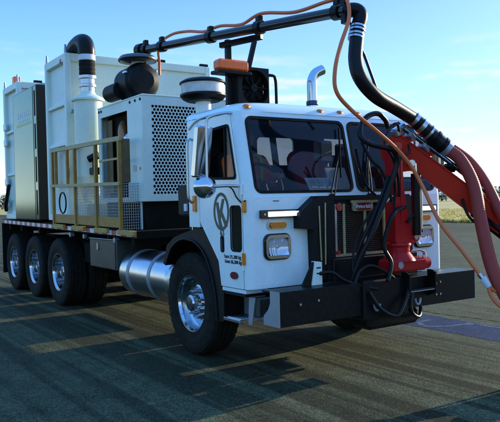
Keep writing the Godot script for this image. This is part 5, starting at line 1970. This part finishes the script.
	var runs := [
		[0.025, [[0.25, 2.28, -0.20], [0.11, 2.34, -0.10], [-0.04, 2.385, -0.05], [-0.22, 2.34, 0.0], [-0.32, 2.25, 0.02], [-0.35, 2.15, 0.05], [-0.29, 2.09, 0.08], [-0.16, 2.06, 0.10], [-0.02, 2.03, 0.12], [0.05, 1.93, 0.10], [0.02, 1.79, 0.08], [-0.04, 1.64, 0.06], [-0.11, 1.48, 0.04], [-0.22, 1.25, 0.02], [-0.30, 1.05, -0.04], [-0.34, 0.82, -0.12]]],
		[0.018, [[0.02, 1.80, 0.02], [-0.06, 1.60, 0.0], [-0.16, 1.40, -0.02], [-0.27, 1.18, -0.06], [-0.30, 0.90, -0.15]]],
		[0.020, [[0.28, 1.50, -0.03], [0.10, 1.46, 0.02], [0.02, 1.36, 0.02], [-0.04, 1.14, 0.0], [0.02, 0.98, 0.03], [-0.06, 0.82, 0.06]]],
		[0.018, [[-0.68, 0.92, -0.18], [-0.60, 0.93, -0.10], [-0.50, 0.86, -0.06], [-0.36, 0.80, -0.02], [-0.20, 0.76, 0.06]]],
		[0.020, [[-0.30, 0.74, 0.06], [-0.20, 0.58, 0.10], [-0.02, 0.50, 0.12], [0.12, 0.62, 0.10], [0.22, 0.74, 0.06]]],
		[0.014, [[0.30, 1.35, -0.02], [0.40, 1.42, -0.02], [0.46, 1.38, -0.01], [0.50, 1.25, -0.02]]],
		[0.014, [[-0.20, 2.12, -0.10], [-0.12, 1.95, -0.06], [-0.02, 1.86, -0.04], [0.06, 1.70, -0.03], [0.10, 1.55, -0.02]]],
		[0.013, [[0.30, 2.24, -0.10], [0.20, 2.30, -0.04], [0.06, 2.24, 0.0], [-0.02, 2.10, 0.02], [0.06, 1.96, 0.04], [0.16, 1.80, 0.0], [0.20, 1.60, -0.02]]],
		[0.012, [[0.36, 2.10, -0.04], [0.28, 2.02, 0.04], [0.18, 1.98, 0.05], [0.10, 1.84, 0.02], [0.14, 1.66, -0.02], [0.12, 1.40, -0.02]]],
		[0.012, [[-0.34, 0.86, -0.10], [-0.30, 1.06, -0.14], [-0.22, 1.24, -0.16], [-0.10, 1.42, -0.14], [0.0, 1.52, -0.12]]],
		[0.016, [[-0.40, 0.80, -0.02], [-0.34, 0.92, -0.02], [-0.22, 0.97, 0.0], [-0.08, 0.92, 0.02], [0.02, 0.84, 0.06]]],
		[0.018, [[0.24, 0.70, 0.08], [0.20, 0.52, 0.10], [0.34, 0.44, 0.06], [0.44, 0.50, 0.0], [0.46, 0.62, -0.04]]],
		[0.012, [[-0.26, 2.06, -0.12], [-0.20, 1.90, -0.14], [-0.10, 1.72, -0.16], [0.02, 1.62, -0.16]]],
	]
	for run in runs:
		st = sb()
		tube(st, curve(v3(run[1]), 0.03), run[0], 10)
		put(st, "hydraulic_hose", M.hose_black, hy)
	st = sb()
	tube(st, v3([[-0.08, 1.46, -0.03], [0.10, 1.60, -0.035], [0.14, 1.61, -0.035]]), 0.010, 6)
	put(st, "steel_line", M.steel, hy)

	# nozzle head standing on the lot at the end of the boom
	var nz := holder("suction_nozzle", T)
	st = sb()
	lathe(st, [Vector2(0.25, 0.0), Vector2(0.25, 0.22), Vector2(0.20, 0.34), Vector2(0.13, 0.42), Vector2(0.11, 0.52), Vector2(0.001, 0.53)], Transform3D(Basis.IDENTITY, Vector3(1.36, 0.004, 1.36)), 32)
	put(st, "nozzle_shell", M.steel, nz)
	st = sb()
	lathe(st, [Vector2(0.252, 0.0), Vector2(0.28, 0.0), Vector2(0.28, 0.04), Vector2(0.252, 0.04)], Transform3D(Basis.IDENTITY, Vector3(1.36, 0.006, 1.36)), 32)
	put(st, "ground_ring", M.black, nz)

# ------------------------------------------------------------------ people and loose things
func person(at: Vector3) -> void:
	var p := holder("person")
	p.position = at
	tag(p, "driver in orange hi-vis vest and dark cap at the wheel", "person")
	# origin on the seat, facing +z
	var V := func(x, y, z): return Vector3(x, y, z)
	var bones := []
	var add := func(a, b, ra, rb): bones.append([a, b, ra, rb])
	add.call(V.call(0, 0.10, 0), V.call(0, 0.34, 0.01), 0.13, 0.13)
	add.call(V.call(-0.08, 0.40, 0.01), V.call(0.08, 0.40, 0.01), 0.11, 0.11)
	add.call(V.call(0, 0.50, 0), V.call(0, 0.63, 0.03), 0.055, 0.055)
	add.call(V.call(0, 0.715, 0.02), V.call(0, 0.755, 0.01), 0.090, 0.094)
	add.call(V.call(0, 0.655, 0.06), V.call(0, 0.63, 0.075), 0.045, 0.035)
	add.call(V.call(0, 0.715, 0.105), V.call(0, 0.685, 0.122), 0.010, 0.016)
	for s in [-1.0, 1.0]:
		add.call(V.call(s * 0.093, 0.70, 0.01), V.call(s * 0.096, 0.735, 0.005), 0.014, 0.018)
		add.call(V.call(s * 0.19, 0.46, 0.0), V.call(s * 0.25, 0.26, 0.12), 0.062, 0.048)
		add.call(V.call(s * 0.25, 0.26, 0.12), V.call(s * 0.16, 0.30, 0.30), 0.046, 0.032)
		add.call(V.call(s * 0.09, 0.06, 0.0), V.call(s * 0.13, 0.08, 0.42), 0.085, 0.060)
		add.call(V.call(s * 0.13, 0.08, 0.42), V.call(s * 0.13, -0.36, 0.40), 0.058, 0.042)
		add.call(V.call(s * 0.13, -0.40, 0.38), V.call(s * 0.14, -0.42, 0.54), 0.042, 0.034)
		add.call(V.call(s * 0.16, 0.30, 0.30), V.call(s * 0.15, 0.31, 0.36), 0.034, 0.030)
	put(flesh(bones, 0.013), "body", M.skin, p)
	# fingers close round the rim of the wheel
	var fb := []
	for s in [-1.0, 1.0]:
		for i in 4:
			var b0 := Vector3(s * (0.175 - i * 0.018), 0.325 - i * 0.006, 0.375)
			var l: float = [0.036, 0.042, 0.040, 0.032][i]
			fb.append([b0, b0 + Vector3(0, -0.006, l), 0.009, 0.0085])
			fb.append([b0 + Vector3(0, -0.006, l), b0 + Vector3(0, -0.036, l + 0.008), 0.0085, 0.0075])
		fb.append([Vector3(s * 0.125, 0.30, 0.35), Vector3(s * 0.118, 0.285, 0.385), 0.010, 0.0085])
	put(flesh(fb, 0.005, 0.004), "fingers", M.skin, p)
	var vb := []
	vb.append([Vector3(0, 0.10, 0), Vector3(0, 0.34, 0.01), 0.145, 0.146])
	vb.append([Vector3(-0.10, 0.405, 0.01), Vector3(0.10, 0.405, 0.01), 0.124, 0.124])
	for s in [-1.0, 1.0]:
		vb.append([Vector3(s * 0.19, 0.46, 0.0), Vector3(s * 0.238, 0.30, 0.095), 0.076, 0.064])
	put(flesh(vb, 0.015), "vest", M.vest, p)
	var tb := []
	for s in [-1.0, 1.0]:
		tb.append([Vector3(s * 0.09, 0.06, 0.0), Vector3(s * 0.13, 0.08, 0.42), 0.098, 0.072])
		tb.append([Vector3(s * 0.13, 0.08, 0.42), Vector3(s * 0.13, -0.33, 0.40), 0.070, 0.056])
	put(flesh(tb, 0.016), "trousers", M.trousers, p)
	var st := sb()
	for s in [-1.0, 1.0]:
		tube(st, curve(v3([[s * 0.10, 0.54, 0.0], [s * 0.11, 0.50, 0.12], [s * 0.10, 0.40, 0.152], [s * 0.09, 0.22, 0.162]]), 0.03), 0.018, 6)
	put(st, "vest_stripe", M.vest_lime, p)
	st = sb()
	lathe(st, [Vector2(0.104, 0.755), Vector2(0.106, 0.80), Vector2(0.085, 0.845), Vector2(0.045, 0.868), Vector2(0.001, 0.873)], Transform3D(Basis.IDENTITY, Vector3(0, 0, 0.012)), 24, true)
	slab(st, rounded([Vector2(-0.075, 0.08), Vector2(0.075, 0.08), Vector2(0.06, 0.19), Vector2(-0.06, 0.19)], 0.03), Transform3D(Basis(Vector3.RIGHT, Vector3(0, -0.1, 0.995), Vector3(0, 0.995, 0.1)), Vector3(0, 0.77, 0)), 0.006)
	put(st, "cap", M.trousers, p)
	for s in [-1.0, 1.0]:
		st = sb()
		cyl(st, Vector3(s * 0.034, 0.722, 0.098), Vector3(s * 0.034, 0.722, 0.106), 0.012, 0.010, 10)
		put(st, "eye", M.ink, p)

func loose_things() -> void:
	var st: SurfaceTool
	# red jacket over the middle seat
	var jb := []
	jb.append([Vector3(-0.19, 0.30, 0.03), Vector3(0.19, 0.30, 0.03), 0.075, 0.075])
	jb.append([Vector3(-0.15, 0.02, 0.09), Vector3(-0.17, 0.30, 0.04), 0.07, 0.08])
	jb.append([Vector3(0.13, -0.04, 0.10), Vector3(0.17, 0.30, 0.04), 0.06, 0.08])
	jb.append([Vector3(0.0, 0.16, 0.06), Vector3(0.0, 0.33, 0.04), 0.08, 0.08])
	var j := put(flesh(jb, 0.018, 0.05), "jacket", M.jacket_red)
	j.position = Vector3(0.12, 1.74, -1.33)
	tag(j, "dark red jacket hung over the middle cab seat", "jacket")
	# paper and boxes on the dashboard
	var a := holder("paper_sheet")
	a.position = Vector3(-0.30, 1.668, -0.585)
	st = sb()
	cbox(st, Vector3(0, 0.07, 0), Vector3(0.34, 0.16, 0.012), 0.002, Basis(Vector3.RIGHT, -0.6))
	put(st, "sheet", M.paper, a)
	st = sb()
	for r in 2:
		for i in 3:
			cbox(st, Vector3(-0.10 + i * 0.10, 0.07, 0.0) + Basis(Vector3.RIGHT, -0.6) * Vector3(0, 0.035 - r * 0.065, 0) + Vector3(0, 0.0, 0.0) + Basis(Vector3.RIGHT, -0.6) * Vector3(0, 0, 0.009), Vector3(0.075, 0.045, 0.003), 0.001, Basis(Vector3.RIGHT, -0.6))
	put(st, "printed_block", M.pale_print, a)
	tag(a, "printed paper sheet leaning behind the near windshield", "paper")
	var b := holder("document_folder")
	b.position = Vector3(-0.03, 1.668, -0.64)
	st = sb()
	cbox(st, Vector3(0, 0.125, 0), Vector3(0.26, 0.25, 0.02), 0.003, Basis(Vector3.RIGHT, -0.42))
	put(st, "folder", M.paper, b)
	tag(b, "pale upright document folder at the centre of the dashboard", "folder")

func truck() -> void:
	var T := holder("excavation_truck")
	tag(T, "white cab-over vacuum excavation truck with red boom and roof pipe", "truck")
	chassis(T)
	wheels(T)
	fuel_tank(T, -1.0, -3.52, -2.16)
	fuel_tank(T, 1.0, -2.90, -2.26)
	fender(T, -1.0)
	fender(T, 1.0)
	deck(T)
	railing(T)
	body(T)
	enclosure(T)
	cab(T)
	bumper(T)
	near_side_steps(T)
	frame_behind_cab(T)
	boom(T)

func _ready() -> void:
	light_and_camera()
	materials()
	setting()
	truck()
	person(Vector3(-0.80, 1.53, -1.18))
	loose_things()
